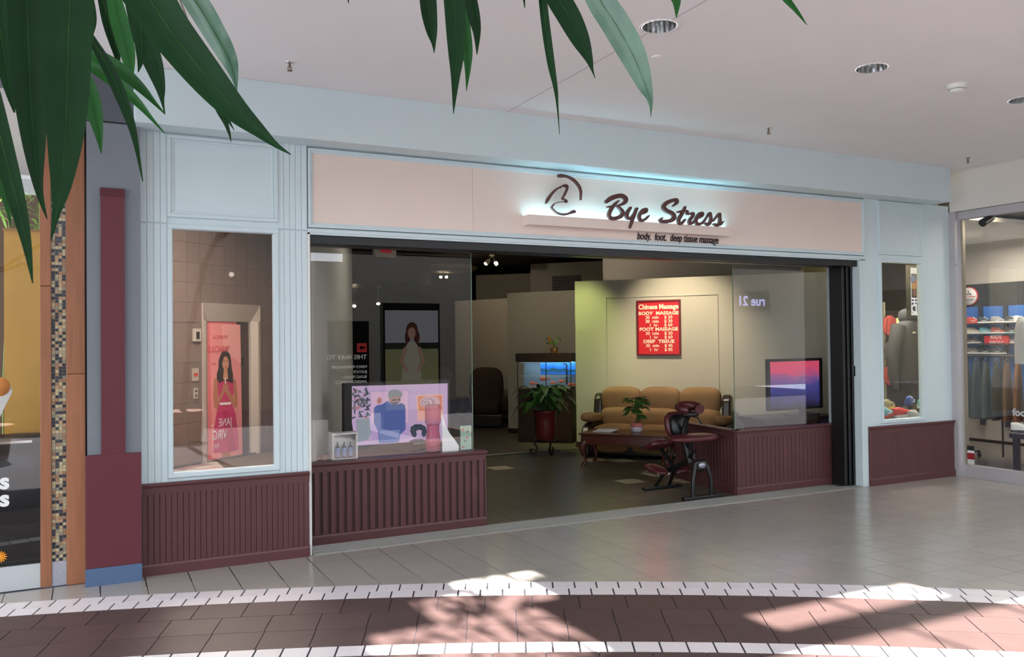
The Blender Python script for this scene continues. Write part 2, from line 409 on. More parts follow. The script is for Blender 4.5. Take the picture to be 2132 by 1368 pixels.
# folded gate in its pocket
d1 = struct(empty('door_1')); xg0 = PY(1752,700,.12).x; xg1 = XP-.1
for i in range(5):
    a = xg0+(xg1-xg0)*i/5; b = xg0+(xg1-xg0)*(i+1)/5
    box('gate_leaf', (a+.004,b-.004,.10+.02*(i%2),.30,.01,ZB-.1), m_black, d1, bevel=.006)
box('pocket_back', (xg0+.2,xg1+.1,.46,.48,0,ZB-.05), m_black, d1)
box('latch', (xg1-.02,xg1-.005,.07,.10,1.30,1.42), m_chrome, d1)

# low panelled walls that carry the shop glass
lw = struct(empty('wall_low_left')); x1 = PZ(1012,1092).x-.02
wainscot(lw, XJ+.03, x1, 24, .33, .715, .026, m_gap, .012)
box('end_board', (x1-.002,x1+.012,.325,.43,.09,.68), m_maroon, lw); box('shelf_board', (XJ+.03,x1+.02,.42,1.12,.66,.70), m_maroon, lw)
rw = struct(empty('wall_low_right')); xa = 6.50; xb = 8.15
wainscot(rw, xa, xb, 26, .335, .725, .006, m_gap, .012)
q = struct(empty('wall_low_side', (xa,.335,0), math.radians(82))); wainscot(q, .0, 1.35, 20, 0, .725, .006, m_gap)
for ch in q.children:
    ch.scale.y = -1; ch.location.y *= -1
# shop glass
w3 = struct(empty('window_3')); box('pane', (XJ+.04,3.285,.395,.403,.715,ZB-.05), m_glass, w3); box('edge', (3.285,3.291,.394,.404,.715,ZB-.05), mat('glass edge',(120,140,125),.2), w3)
w4 = struct(empty('window_4')); box('pane', (6.545,8.06,.395,.403,.725,ZB-.05), m_glass, w4); box('edge', (6.539,6.545,.394,.404,.725,ZB-.05), mat('glass edge',(120,140,125),.2), w4)
box('post', (8.06,8.165,.36,.44,.0,ZB-.03), m_blue, w4, bevel=.004); box('post', (8.165,8.18,.30,.44,.0,ZB-.03), m_white, w4)
box('closer_box', (2.32,2.52,.36,.44,ZB-.16,ZB-.07), mat('closer grey',(120,112,100),.5), w3); box('red_tag', (2.37,2.47,.352,.36,ZB-.12,ZB-.07), mat('tag red',(190,30,40),.5), w3)

# ================================================================ left neighbour: grey column, cedar posts, mosaic
col = struct(empty('wall_column')); xc0,xc1 = -.02,XL
box('shaft', (xc0,xc1,-.09,.2,.0,3.42), m_grey, col); box('shaft_top', (xc0,xc1,-.09,.2,3.432,ZC), mat('dark grey plaster',(88,90,98),.7), col); box('joint', (xc0+.004,xc1-.004,-.085,.2,3.42,3.432), m_black, col)
ztop = PY(235,393,-.11).z; a,b = PY(210,700,-.11).x,PY(260,700,-.11).x; zb = PY(240,945,-.11).z
box('strip', (a,b,-.115,-.09,zb,ztop), m_wine, col); box('strip_cap', (a-.002,b+.002,-.12,-.09,ztop-.055,ztop+.002), mat('dark wine',(80,16,28),.5), col)
box('base_block', (xc0-.012,xc1-.004,-.125,-.09,.13,zb), m_wine, col, bevel=.004); box('plinth', (xc0-.016,xc1,-.128,-.09,0,.13), m_plinth, col)
nb = struct(empty('wall_cedar'))
xa0,xa1 = PY(140,1000,-.0).x,PY(180,1000,-.0).x
def wpost(p0,p1,y,z1,top=2.75):
    box('post', (p0,p1,y,y+.1,0,top), m_wood, nb, bevel=.003); box('post', (p0,p1,y,y+.1,top+.003,3.7), m_wood, nb, bevel=.003)
wpost(PY(139,1000,.01).x, PY(178,1000,.01).x, .01, 3.7, 1.55); wpost(PY(84,1000,.03).x, PY(107,1000,.03).x, .03, 3.7, 2.2)
box('shadow_gap', (PY(178,1000,.05).x,xc0+.01,.05,.2,0,3.7), m_black, nb)
mx0,mx1 = PY(107,1000,.05).x,PY(139,1000,.05).x
box('mosaic_bed', (mx0,mx1,.052,.12,.0,3.7), mat('mosaic grout',(190,184,170),.9), nb); box('stone_foot', (mx0+.002,mx1-.002,.04,.06,0,PY(122,1168,.05).z), mat('grey stone',(160,160,172),.6,noise=.15,scale=30), nb)
mb = MB(); cols = [mat('mosaic %d' % i, c, .25) for i,c in enumerate([(46,46,56),(58,60,70),(176,164,132),(196,180,140),(160,120,90),(184,150,116),(150,140,120)])]
tz = PY(122,1168,.05).z; ts = (mx1-mx0-.006)/4
z = tz
while z < 3.68:
    for i in range(4):
        mb.use(random.choice(cols[:2]) if random.random() < .36 else random.choice(cols[2:])); mb.box(mx0+.003+i*ts+.0015,mx0+.003+(i+1)*ts-.0015,.046,.053,z+.0015,z+ts-.0015)
    z += ts
mo = obj('mosaic_tiles', mb, None, nb); mo['kind'] = 'stuff'
zt_ = PY(40,1178,.05).z
bs = struct(empty('baseboard_left')); xx = PY(84,1000,.05).x
for i in range(4):
    box('base_tile', (xx-.31*(i+1)+.003,xx-.31*i-.003 if i else xx-.001,.045,.07,0,zt_), mat('pale grey tile',(190,194,196),.35,noise=.05), bs)
box('base_core', (xx-1.3,xx,.06,.14,-.01,zt_-.004), m_grout, bs)
w5 = struct(empty('window_5')); box('pane', (-3,xx-.002,.09,.098,zt_+.02,3.5), m_glass, w5); box('sill_bar', (-3,xx,.07,.12,zt_,zt_+.025), m_black, w5)
box('lintel', (-4,xc0,.02,.3,3.7,ZC), m_grey, nb)

# ================================================================ right neighbour: storefront at a right angle
rs = struct(empty('wall_return')); zs = 3.33
box('wall_panel', (XR,XR+.15,-5,.02,zs+.005,ZC), mat('return wall paint',(214,208,200),.7,noise=.03,scale=2), rs)
m_clad = mat('grey cladding', (186,182,184), .4, .2, noise=.06, scale=6)
box('corner_column', (XR-.03,XR+.09,-.075,.02,0,zs), m_clad, rs, bevel=.002); box('joint', (XR-.031,XR+.0,-.0755,-.074,ZB-.045,ZB-.039), m_grout, rs)
box('head_band', (XR+.03,XR+.12,-5,-.075,zs-.10,zs), m_clad, rs); box('base_band', (XR+.03,XR+.12,-5,-.075,0,.15), m_clad, rs)
w6 = struct(empty('window_6')); box('pane', (XR+.07,XR+.08,-4.6,-.10,.15,zs-.1), m_glass, w6)
box('jamb', (XR+.035,XR+.11,-.10,-.075,.0,zs-.1), m_chrome, w6); box('bead', (XR+.05,XR+.1,-.12,-.10,.15,zs-.1), mat('brass bead',(150,142,126),.4,.6), w6)

# ================================================================ floors
floor = struct(empty('floor')); box('slab', (-8,22,-17,0.02,-.12,-.005), m_grout, floor)
CC = (-4.881,-16.871); R1,R2,R3,R4 = 17.165,16.85,15.94,15.78
T = .305
gx = lambda i: .366+T*i
gy = lambda j: -.025-T*j
me_g = MB().box(.0045,T-.0045,.0026,T-.0026,-.02,0).mesh('tile', m_gtile)
def clip(poly, cx, cy, r, keep_out=True):
    ox = sum(p[0] for p in poly)/len(poly); oyy = sum(p[1] for p in poly)/len(poly)
    a = math.atan2(oyy-cy,ox-cx); nx,ny = math.cos(a),math.sin(a); d = lambda p:(p[0]-cx)*nx+(p[1]-cy)*ny-r
    out = []
    for i in range(len(poly)):
        p,q = poly[i],poly[(i+1)%len(poly)]; dp,dq = d(p),d(q)
        if dp >= 0: out.append(p)
        if dp*dq < 0: t = dp/(dp-dq); out.append((p[0]+(q[0]-p[0])*t,p[1]+(q[1]-p[1])*t))
    return out
def proj(P):
    d = Vector(P)-CAM; k = d.dot(Fv)
    if k < .2: return None
    a,b = FPX*d.dot(Rv)/k,-FPX*d.dot(Uv)/k; return CX+_c*a-_s*b, CY+_s*a+_c*b
def seen(x,y,z=0,m=70):
    p = proj((x,y,z)); return p and -m < p[0] < 2132+m and -m < p[1] < 1368+m
cells = []
for i in range(-6,31):
    for j in range(-1,15):
        x,y = gx(i),gy(j+1); yt = min(y+T,-.005)
        if yt-y < .02 or x+T > XR+.12 or not (seen(x+T/2,y+T/2,0,330)): continue
        pts = [(x+.0025,y+.0018),(x+T-.0025,y+.0018),(x+T-.0025,yt-.0018),(x+.0025,yt-.0018)]
        dist = [math.hypot(p[0]-CC[0],p[1]-CC[1]) for p in pts]
        if max(dist) < R1+.012: continue
        cells.append((i,j,x,y,pts,dist,yt))
rest = MB()
cells.sort(key=lambda c:(not seen(c[2]+T/2,c[3]+T/2,0,25),(c[2]-CAM.x)**2+(c[3]-CAM.y)**2))
for n,(i,j,x,y,pts,dist,yt) in enumerate(cells):
    if min(dist) > R1+.004 and j >= 0:
        if n < 290: link('grey_tile', me_g, floor, (x,y,0))
        else: rest.box(x+.0025,x+T-.0025,y+.0018,y+T-.0018,-.02,0)
    else:
        pl = clip(pts,*CC,R1+.004) if min(dist) <= R1+.004 else pts
        if len(pl) > 2:
            if n < 290: obj('grey_tile', MB().prism([(a,b,-.02) for a,b in pl],(0,0,.02)), m_gtile, floor)
            else: rest.prism([(a,b,-.02) for a,b in pl],(0,0,.02))
if rest.v: o = obj('grey_tiles_far', rest, m_gtile, floor); o['kind'] = 'stuff'
fb = struct(empty('floor_border'))
def ring(name, r0, r1, step, off, m, g=.008):
    """course of wedge tiles between two radii, along the arc"""
    a = math.radians(42)+off
    while a < math.radians(84):
        b = a+step; gm = g/2/r1
        mid = ((a+b)/2); x,y = CC[0]+math.cos(mid)*(r0+r1)/2,CC[1]+math.sin(mid)*(r0+r1)/2
        if seen(x,y,0,330):
            pts = [(CC[0]+math.cos(t)*r,CC[1]+math.sin(t)*r,-.02) for r,t in ((r0+.003,a+gm),(r1-.003,a+gm),(r1-.003,b-gm),(r0+.003,b-gm))]
            obj(name, MB().prism(pts[::-1],(0,0,.0205)), m, fb)
        a = b
sw = math.radians(.527)
rm = (R1+R2)/2
ring('white_tile', rm, R1, sw, math.radians(63.31%.527), m_wtile, .012); ring('white_tile', R2, rm, sw, math.radians(63.31%.527)+sw*.3, m_wtile, .012)
sbw = math.radians(1.09)
for k,(a,b,o) in enumerate(((R2,16.545,0),(16.545,16.24,.35),(16.24,R3,.33))): ring('brown_tile', min(a,b), max(a,b), sbw, math.radians(63.66%1.09)+sbw*o, m_btile, .006)
ring('white_tile', R4, R3, sw*1.06, .002, m_wtile, .012)
ring('brown_tile', 15.48, R4, sbw, .004, m_btile, .006); ring('brown_tile', 15.18, 15.48, sbw, .010, m_btile, .006)
mb = MB(); n_ = 24
for k in range(n_):
    a,b = math.radians(36+54*k/n_),math.radians(36+54*(k+1)/n_); mb.prism([(CC[0]+math.cos(t)*r,CC[1]+math.sin(t)*r,-.02) for r,t in ((14.2,a),(15.175,a),(15.175,b),(14.2,b))][::-1],(0,0,.0195))
o = obj('brown_paving', mb, m_btile, fb); o['kind'] = 'stuff'
# shop floor
sf = struct(empty('floor_shop')); box('slab', (1.6,12,.02,17.2,-.12,-.004), mat('shop grout',(58,56,48),.9), sf)
me_s = MB().box(.002,T-.002,.002,T-.002,-.02,0).mesh('tile', m_dtile); me_c = MB().box(.002,T-.002,.002,T-.002,-.02,0).mesh('tile', m_ctile)
cream = {(int((p.x-.366)//T),int((p.y-.34)//T)) for p in (PZ(1330,1000),PZ(1352,990),PZ(1400,1000),PZ(1418,988),PZ(1290,958),PZ(1220,958),PZ(1380,960),PZ(1050,972),PZ(1030,978),PZ(1432,1004))}
n = 0
for i in range(3,30):
    for j in range(0,15):
        x,y = .366+T*i,.34+T*j
        if y+T > 4.82 or not seen(x+T/2,y+T/2,0,10): continue
        p = proj((x+T/2,y+T/2,0))
        if p[0] < 930 or p[0] > 1640: continue
        link('shop_tile', me_c if (i,j) in cream else me_s, sf, (x,y,0)); n += 1
box('carpet', (1.7,12,4.83,17,-.004,.006), m_carpet, sf); box('carpet_strip', (1.7,12,4.80,4.83,-.004,.008), mat('brass strip',(190,180,140),.4,.6), sf)

# ================================================================ shop interior shell
EA = V(.653,-.757,0).normalized(); NA = V(EA.y,-EA.x,0)     # long partition direction and its face normal
WA = V(7.128,4.86,0)
def partition(name, p, q, h, m=m_shopw, t=.1, base=True, z0=0):
    p = V(p[0],p[1],0); q = V(q[0],q[1],0); d = q-p; w = struct(empty(name, p, math.atan2(d.y,d.x)))
    box('panel', (0,d.length,0,t,z0,h), m, w)
    if base: box('skirting', (0,d.length,-.015,0,0,.1), mat('dark skirting',(52,34,28),.5), w)
    return w
wa = partition('wall_price', WA, WA+EA*4.15, 2.73)
pm = plane(WA, EA)
u0,zt0 = pm(1260,618); u1,_ = pm(1495,607)
mb = MB(); frame(mb, u0,u1,.25,2.46,.022,-.014,0); obj('panel_moulding', mb, m_shopw, wa, bevel=.004)
partition('wall_aquarium', (7.14,7.40), (8.62,5.1), 2.68)
partition('wall_recliner', (7.385,10.557), (8.9,7.0), 2.68)
partition('wall_far', (8.53,11.93), (9.9,10.62), 3.4)
we = partition('wall_vent', (8.92,9.79), (10.6,7.9), 3.5)
pe = plane(V(8.92,9.79,0), V(1.68,-1.89,0)); a,z1 = pe(1150,575); b,z0 = pe(1210,606)
vg = MB(); vg.box(a,b,-.012,0,z0,z1)
obj('vent_back', vg, mat('vent dark',(70,64,60),.6), we)
for i in range(7): box('vent_slat', (a,b,-.022,-.012,z0+(z1-z0)*(i+.2)/7,z0+(z1-z0)*(i+.7)/7), mat('vent grey',(120,112,104),.5), we)
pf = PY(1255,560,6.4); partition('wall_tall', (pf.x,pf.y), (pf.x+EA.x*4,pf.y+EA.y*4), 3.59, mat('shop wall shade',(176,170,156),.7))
partition('wall_shop_left', (1.70,.45), (3.36,5.05), 3.59, mat('shop left paint',(196,194,184),.7), -.08, False)
partition('wall_shop_right', (8.2,.4), (10.15,2.15), 3.59, m_shopw, -.06, False)
partition('wall_shop_rear', (2.9,17), (12,17), 3.6, m_dark, .1, False)
partition('wall_shop_rear_left', (2.95,7.45), (4.4,17), 3.6, m_dark, -.1, False)
partition('wall_shop_rear_right', (12,17), (12,1.9), 3.6, m_dark, -.1, False)
sc = struct(empty('ceiling_shop')); m_dceil = mat('dark shop ceiling',(92,84,76),.75,noise=.1,scale=2)
box('ceiling_board', (1.64,12.2,.3,17.2,3.6,3.7), m_dceil, sc); box('black_soffit', (3.2,6.4,9.5,17,2.95,3.6), m_black, sc)
p = PZ(905,562,3.52); obj('ceiling_disc', MB().lathe([(.0,0),(1.0,0),(1.05,.03),(1.05,.08),(.3,.09)], (p.x,p.y,3.50), 40), mat('disc paint',(190,170,130),.6), sc)
# ================================================================ lift lobby mirrored in the left pane, reflection built as a room behind it
Q1 = PZ(424,965); Q2 = PZ(541,944); EE = V(Q2.x-Q1.x,Q2.y-Q1.y,0).normalized(); NE = V(EE.y,-EE.x,0); AE = math.atan2(EE.y,EE.x)
pq = plane(Q1, EE)
lob = struct(empty('wall_lift', Q1, AE)); m_wt = mat('brown wall tile', (122,106,100), .28, noise=.1, scale=5)
box('tile_bed', (-1.5,-.02,.03,.12,0,3.83), mat('wall grout',(150,140,135),.9), lob); box('tile_bed', (1.19,2.2,.03,.12,0,3.83), mat('wall grout',(150,140,135),.9), lob); box('tile_bed', (-.02,1.19,.03,.12,2.38,3.83), mat('wall grout',(150,140,135),.9), lob)
tw,th = .2425,.2925
me_w = MB().box(.002,tw-.002,0,.03,.002,th-.002).mesh('wall_tile', m_wt)
for i in range(-6,9):
    for j in range(13):
        x0,z0 = .19+tw*i-.0,.035+th*j; x1 = x0+tw
        if x1 <= -.02 or x0 >= 1.19 or z0 >= 2.38: 
            if x0 > -1.4 and x1 < 2.1: link('wall_tile', me_w, lob, (x0,0,z0))
        else:
            a,b,c,d = max(x0,-1.5),x1,z0,z0+th
            if x0 < -.02 < x1 and z0+th <= 2.42: obj('wall_tile', MB().box(a+.002,-.022,0,.03,c+.002,d-.002), m_wt, lob)
            elif x0 < 1.19 < x1 and z0+th <= 2.42: obj('wall_tile', MB().box(1.192,b-.002,0,.03,c+.002,d-.002), m_wt, lob)
            elif z0 < 2.38 < z0+th: obj('wall_tile', MB().box(a+.002,b-.002,0,.03,2.382,d-.002), m_wt, lob)
lw_ = struct(empty('wall_lobby')); mb = MB()
def thick(mb,p,q,t,z0,z1):
    p = V(p[0],p[1],0); q = V(q[0],q[1],0); d = (q-p).normalized(); n = V(-d.y,d.x,0)*t
    mb.prism([p+V(0,0,z0),q+V(0,0,z0),q+n+V(0,0,z0),p+n+V(0,0,z0)],(0,0,z1-z0))
thick(mb,(1.60,.2),(2.95,7.45),-.05,0,3.83); thick(mb,(.30,.2),(.2,5.2),.05,0,3.83)
obj('side_panel', mb, mat('lobby paint',(150,140,132),.8), lw_)
lf = struct(empty('floor_lobby')); box('slab', (-.4,2.9,.16,7.6,-.1,-.005), m_grout, lf)
lc = [mat('lobby tile %d' % i, c, .3) for i,c in enumerate([(176,172,166),(196,188,176),(150,104,100),(184,140,134),(120,124,134),(206,200,186)])]
for i in range(20):
    for j in range(14):
        q = Q1+EE*(-1.4+i*.2)-V(-EE.y,EE.x,0)*(-.0+j*.2)+V(0,0,0)
        if not seen(q.x,q.y,0,5): continue
        pp = proj((q.x,q.y,0))
        if pp[0] < 330 or pp[0] > 600 or pp[1] > 1000 or pp[1] < 900: continue
        c4 = [q+EE*a-V(-EE.y,EE.x,0)*b for a,b in ((.003,.003),(.197,.003),(.197,.197),(.003,.197))]
        obj('lobby_tile', MB().prism([(p.x,p.y,-.02) for p in c4][::-1],(0,0,.021)), random.choice(lc), lf)
lcl = struct(empty('ceiling_lobby')); box('ceiling_board', (-.5,3.1,.2,7.7,3.84,3.9), m_white, lcl)
lt = thing('ceiling_panel_light','flat white light panel in the lift lobby ceiling, out of view','lamp',(1.2,3.4,3.80))
box('diffuser', (-.45,.45,-.9,.9,0,.03), emi('lobby panel',(255,240,225),42.0), lt)  # glowing panel added to light the lobby, no such lamp is seen

el = thing('elevator','stainless steel framed lift door with a pink poster, behind the left pane','elevator', Q1, AE)
def jamb(mb, x0,x1,xi,z0,z1,side):   # splayed jamb
    mb.prism([(x0,-.02,z0),(x1,.0,z0),(x1,.10,z0),(x0,.10,z0)],(0,0,z1-z0))
mb = MB(); mb.prism([(-.02,-.03,0),(.03,-.03,0),(.135,.05,0),(.135,.14,0),(-.02,.14,0)],(0,0,2.12)); obj('jamb', mb, m_steel, el)
mb = MB(); mb.prism([(1.19,-.03,0),(1.19,.14,0),(1.05,.14,0),(1.05,.05,0),(1.14,-.03,0)],(0,0,2.12)); obj('jamb', mb, m_steel, el)
mb = MB(); mb.add([(-.02,-.03,2.38),(1.19,-.03,2.38),(1.05,.05,2.11),(.135,.05,2.11),(-.02,-.03,2.11),(1.19,-.03,2.11),(-.02,.14,2.38),(1.19,.14,2.38),(.135,.14,2.11),(1.05,.14,2.11),(-.02,.14,2.11),(1.19,.14,2.11)],
    [(0,3,2,1),(0,4,3),(1,2,5),(0,1,7,6),(3,8,9,2),(0,6,10,4),(1,5,11,7),(6,7,11,10)]); obj('head', mb, m_steel, el)
ud,_ = pq(500,800)
box('door_leaf', (.135,ud,.07,.10,.03,2.11), mat('poster pink',(226,120,128),.4), el); box('door_leaf', (ud,1.05,.09,.12,.03,2.11), mat('bronze door',(92,72,66),.3,.5), el)
box('sill', (.1,1.08,-.02,.14,.0,.03), m_alu, el); box('number_plate', (pq(506,760)[0]+.01,pq(513,760)[0]+.02,.08,.09,pq(509,760)[1],pq(509,744)[1]), m_black, el)
zz = lambda x,y:(340+x*.402,450+y*.402)
Z_ = lambda l:[zz(*p) for p in l]
PO = Q1+V(-EE.y,EE.x,0)*.066
skin = (186,124,94)
poster = printed('poster', PO, EE, [
 ((236,150,150), Z_([(240,556),(398,562),(410,1232),(252,1258)])),
 ((240,170,165), Z_([(300,560),(398,562),(402,760),(310,700)])),
 (skin, Z_([(300,1215),(340,1210),(346,1245),(305,1250)])),
 ((206,58,110), Z_([(276,850),(300,838),(340,838),(362,850),(366,900),(352,965),(372,1020),(386,1120),(388,1210),(330,1222),(258,1228),(262,1100),(276,1010),(290,965),(278,900)])),
 ((188,44,96), Z_([(300,1010),(330,1000),(360,1090),(372,1210),(340,1218),(318,1100)])),
 (skin, Z_([(262,838),(277,842),(282,905),(280,955),(300,905),(318,868),(330,872),(322,900),(296,950),(276,1002),(262,992),(256,920)])),
 (skin, Z_([(360,840),(374,850),(382,930),(382,985),(368,996),(346,960),(318,905),(322,885),(340,905),(364,950),(362,900)])),
 (skin, Z_(ell(320,885,15,20))),
 ((240,236,230), Z_([(290,966),(348,963),(348,975),(290,979)])),
 ((48,32,30), Z_([(300,704),(284,745),(282,790),(274,815),(274,845),(290,866),(312,850),(340,858),(358,866),(358,820),(352,790),(348,750),(342,715),(326,698),(312,698)])),
 ((204,144,112), Z_(ell(319,762,17,36))),
 ((204,144,112), Z_([(310,795),(328,795),(332,845),(306,845)])),
 ((48,32,30), Z_([(303,720),(322,704),(337,722),(337,745),(326,722),(310,730),(303,760)])),
 ((70,40,36), Z_(ell(312,752,4,2.4,8))), ((70,40,36), Z_(ell(327,750,4,2.4,8))), ((170,80,76), Z_(ell(319,783,6,3,8))),
 ((245,240,236), Z_([(313,838),(318,838),(320,868),(314,868)])),
], el, 0)
def mirror_text(s, xr, yb, hpx, m, w=1.0):
    u,z = pq(*zz(xr,yb)); o = PO+EE*u+V(0,0,z)+NE*.024; hm = hpx*.402*12/FPX*1.05
    adopt(text('lettering', s, hm/.72, m, None, face_mtx(o, EE, True), .0005, sx=w), el)
m_tp = mat('poster text red',(196,52,74),.5); m_tw = mat('poster text white',(245,240,238),.5)
mirror_text('"WHIMSICAL', 348, 636, 20, m_tp, .72); mirror_text('"MIRACULO', 354, 704, 34, m_tp, .62); mirror_text('BREA', 282, 772, 16, m_tp, .6)
mirror_text('JANE', 366, 1082, 44, m_tw, .72); mirror_text('THE', 272, 1092, 14, m_tw, .5); mirror_text('VIRG', 340, 1150, 50, m_tw, .66); mirror_text('PIX', 300, 1200, 22, m_tw, .8)
def wallbox(name, label, cat, l, m, proud=.03, extra=None):
    a,z1 = pq(*l[0]); b,z0 = pq(*l[1]); t = thing(name, label, cat, Q1+EE*((a+b)/2)+V(0,0,(z0+z1)/2), AE)
    w,h = (b-a)/2,(z1-z0)/2; box('plate', (-w,w,-proud,0,-h,h), m, t, bevel=.004)
    for nm,x0,x1,y0,y1,mm in extra or (): box(nm, (w*x0,w*x1,-proud-.006,-proud,h*y0,h*y1), mm, t)
    return t
m_btn = mat('button dark',(40,40,42),.4)
wallbox('floor_indicator','steel lift position indicator with a dark display, topmost beside the lift','indicator',[(400,684),(414,711)],m_steel,.05,[('display',-.55,.4,-.6,.5,m_btn)])
wallbox('fire_notice','grey plate with a small red notice, middle one left of the lift','sign plate',[(399,767),(412,793)],m_steel,.02,[('notice',-.6,.6,-.25,.25,mat('notice red',(200,70,60),.5))])
wallbox('call_button_plate','small steel call button plate, lowest one left of the lift','button plate',[(402,808),(411,830)],m_steel,.015,[('button',-.35,.35,.25,.6,m_btn),('button',-.35,.35,-.6,-.25,m_btn)])
u,z = pq(481,572); sn = thing('wall_sensor','small white round sensor high on the brown tiles above the lift','sensor', Q1+EE*u+V(0,0,z)-V(-EE.y,EE.x,0)*.0, AE)
mb = MB(); mb.lathe([(.0,.05),(.03,.045),(.042,.02),(.045,0)],(0,0,0),16); o = obj('dome', mb, m_white, sn); o.rotation_euler = (math.pi/2,0,0)

# ================================================================ shop sign
sg = thing('shop_sign','brown script lettering "Bye Stress" with hand logo on a glowing ledge','sign', (PY(1300,460).x,.012,PY(1300,460).z))
m_let = mat('sign brown', (88,50,48), .45)
def sx_(ox,oy_,sc): 
    def f(l, y=-.12):
        out = []
        for x,yy,w in l:
            p = PY(ox+x*sc, oy_+yy*sc, y); k = (p-CAM).dot(Fv); out.append((p.x,p.z,w*sc*k/FPX))
        return out
    return f
f1 = sx_(1250,390,.12664)
L = {'B':[[(110,235,55),(180,182,74),(270,147,74),(360,138,68),(425,180,68),(420,235,58),(360,280,44),(285,303,26),(335,348,44),(376,410,58),(350,470,62),(270,505,62),(195,510,58),(152,470,54),(165,400,54),(205,330,50),(250,270,42),(308,218,18)],[(132,320,32),(205,308,24)]],
 'y':[[(505,335,42),(452,420,58),(446,490,58),(490,512,42),(560,440,34),(605,352,44)],[(605,350,42),(562,470,48),(522,570,48),(490,660,34)]],
 'e':[[(690,440,22),(758,402,38),(765,360,44),(710,370,44),(655,450,50),(652,520,54),(690,545,48),(750,520,34),(805,465,18)]],
 'S':[[(1208,303,22),(1268,250,46),(1262,207,54),(1190,215,60),(1090,260,64),(1050,330,68),(1100,385,68),(1190,430,68),(1225,490,68),(1170,545,62),(1060,562,58),(990,545,46),(1028,497,12)]],
 't':[[(1405,322,34),(1360,420,48),(1302,520,54),(1302,585,54),(1342,592,42),(1400,530,26)],[(1290,405,38),(1360,388,38),(1425,384,26)]],
 'r':[[(1445,398,36),(1440,440,32),(1530,425,42),(1530,470,44),(1480,540,48),(1476,590,48),(1520,585,38),(1570,530,22)]],
 'e2':[[(1600,520,22),(1680,470,36),(1690,425,42),(1640,430,42),(1590,510,48),(1582,580,52),(1630,605,46),(1700,570,32),(1748,505,22)]],
 's':[[(1740,520,18),(1808,420,32),(1825,470,38),(1825,540,46),(1790,608,46),(1735,595,40)]],
 's2':[[(1860,560,18),(1965,430,32),(1975,490,38),(1975,570,46),(1940,622,46),(1880,608,40)],[(1940,628,36),(1990,608,26),(2030,560,12)]]}
for k,strokes in L.items():
    mb = MB()
    for s in strokes: ribbon(mb, f1(s), .03, -.12)
    adopt(obj('letter', mb, m_let), sg)
f2 = sx_(1110,350,.0804); mb = MB()
for s in [[(690,190,84),(760,195,84),(900,215,52),(1030,280,62),(1130,370,58),(1210,480,52),(1250,600,38),(1250,720,24),(1245,820,14)],
 [(350,910,22),(390,820,72),(460,710,62),(560,590,52),(680,500,38),(740,480,34),(790,440,26),(830,430,30),(880,440,30),(903,490,34),(880,570,38),(830,680,38),(775,785,32),(840,815,28),(878,858,28),(872,888,24)],
 [(700,498,24),(722,512,18)],[(815,440,24),(820,475,18)],[(858,450,22),(860,490,16)],
 [(870,885,18),(790,865,16),(650,885,20),(560,925,24),(510,985,26),(497,1018,28),(580,1120,32),(690,1185,52),(820,1200,58),(950,1168,54),(1045,1128,84),(1075,1130,72)]]: ribbon(mb, f2(s,-.06), .03, -.06)
adopt(obj('hand_logo', mb, m_let), sg)
a = PY(1100,446,-.1); b = PY(1524,474,-.1); z0 = PY(1102,466,-.1).z
zt = (a.z+b.z)/2; mb = MB(); mb.box(a.x,b.x,-.105,-.095,z0-.005,zt); mb.box(a.x,b.x,-.095,.012,z0-.005,z0); mb.box(a.x,a.x+.006,-.095,.012,z0,zt); mb.box(b.x-.006,b.x,-.095,.012,z0,zt)
lb = adopt(obj('light_box', mb, m_beige), sg)
adopt(box('glow_strip', (a.x+.02,b.x-.02,-.085,-.02,z0+.02,z0+.035), emi('sign light',(160,230,250),15)), lb)
t0 = PY(1327,497,0); t1_ = PY(1497,505,0)
adopt(text('tagline_word', 'body.  foot.  deep tissue massage', .112, mat('tagline black',(40,26,30),.5), None, face_mtx((t0.x,.008,PY(1400,502,0).z), V(1,0,0)), .004, .22, fat=.0012, fit=t1_.x-t0.x), sg)

# ================================================================ ceiling fittings
for i,p in enumerate(DL):
    nm = ['ribbed chrome recessed downlight nearest the hanging leaves','ribbed chrome recessed downlight, middle of the three in the ceiling','ribbed chrome recessed downlight at the right edge of the ceiling'][i]
    t = thing('downlight', nm, 'downlight', (p.x,p.y,ZC), 0, 'recessed ceiling downlights')
    obj('trim_ring', MB().lathe([(.118,-.002),(.128,-.006),(.134,-.001),(.134,.002)],(0,0,0),32,cap=False), m_white, t)
    obj('reflector', MB().lathe([(.117,-.002),(.112,.05),(.10,.12),(.08,.2)],(0,0,0),36,False,False,.035), m_chrome, t); obj('lamp', MB().lathe([(.08,.2),(.05,.17),(.0,.15)],(0,0,0),20), mat('lamp glass',(220,210,200),.2), t)
for i,(a,b) in enumerate(((603,130),(1600,266),(2015,328))):
    p = PZ(a,b,ZC); nm = ['small brass sprinkler head left of the leaf tips','small sprinkler head above the shop sign','small sprinkler head near the right corner of the ceiling'][i]
    t = thing('sprinkler', nm, 'sprinkler', (p.x,p.y,ZC), 0, 'ceiling sprinklers'); m_br = mat('sprinkler brass',(120,100,84),.35,.8)
    obj('escutcheon', MB().lathe([(.034,0),(.034,-.004),(.02,-.010),(.012,-.012)],(0,0,0),16), m_chrome, t); mb = MB(); mb.lathe([(.009,-.008),(.009,-.03),(.006,-.045)],(0,0,0),10); mb.tube([(-.012,0,-.03),(-.016,0,-.045),(0,0,-.06)],.003,6); mb.tube([(.012,0,-.03),(.016,0,-.045),(0,0,-.06)],.003,6); obj('frame_arms', mb, m_br, t)
    obj('deflector', MB().lathe([(.002,-.058),(.02,-.06),(.02,-.063),(.002,-.063)],(0,0,0),14), m_br, t)
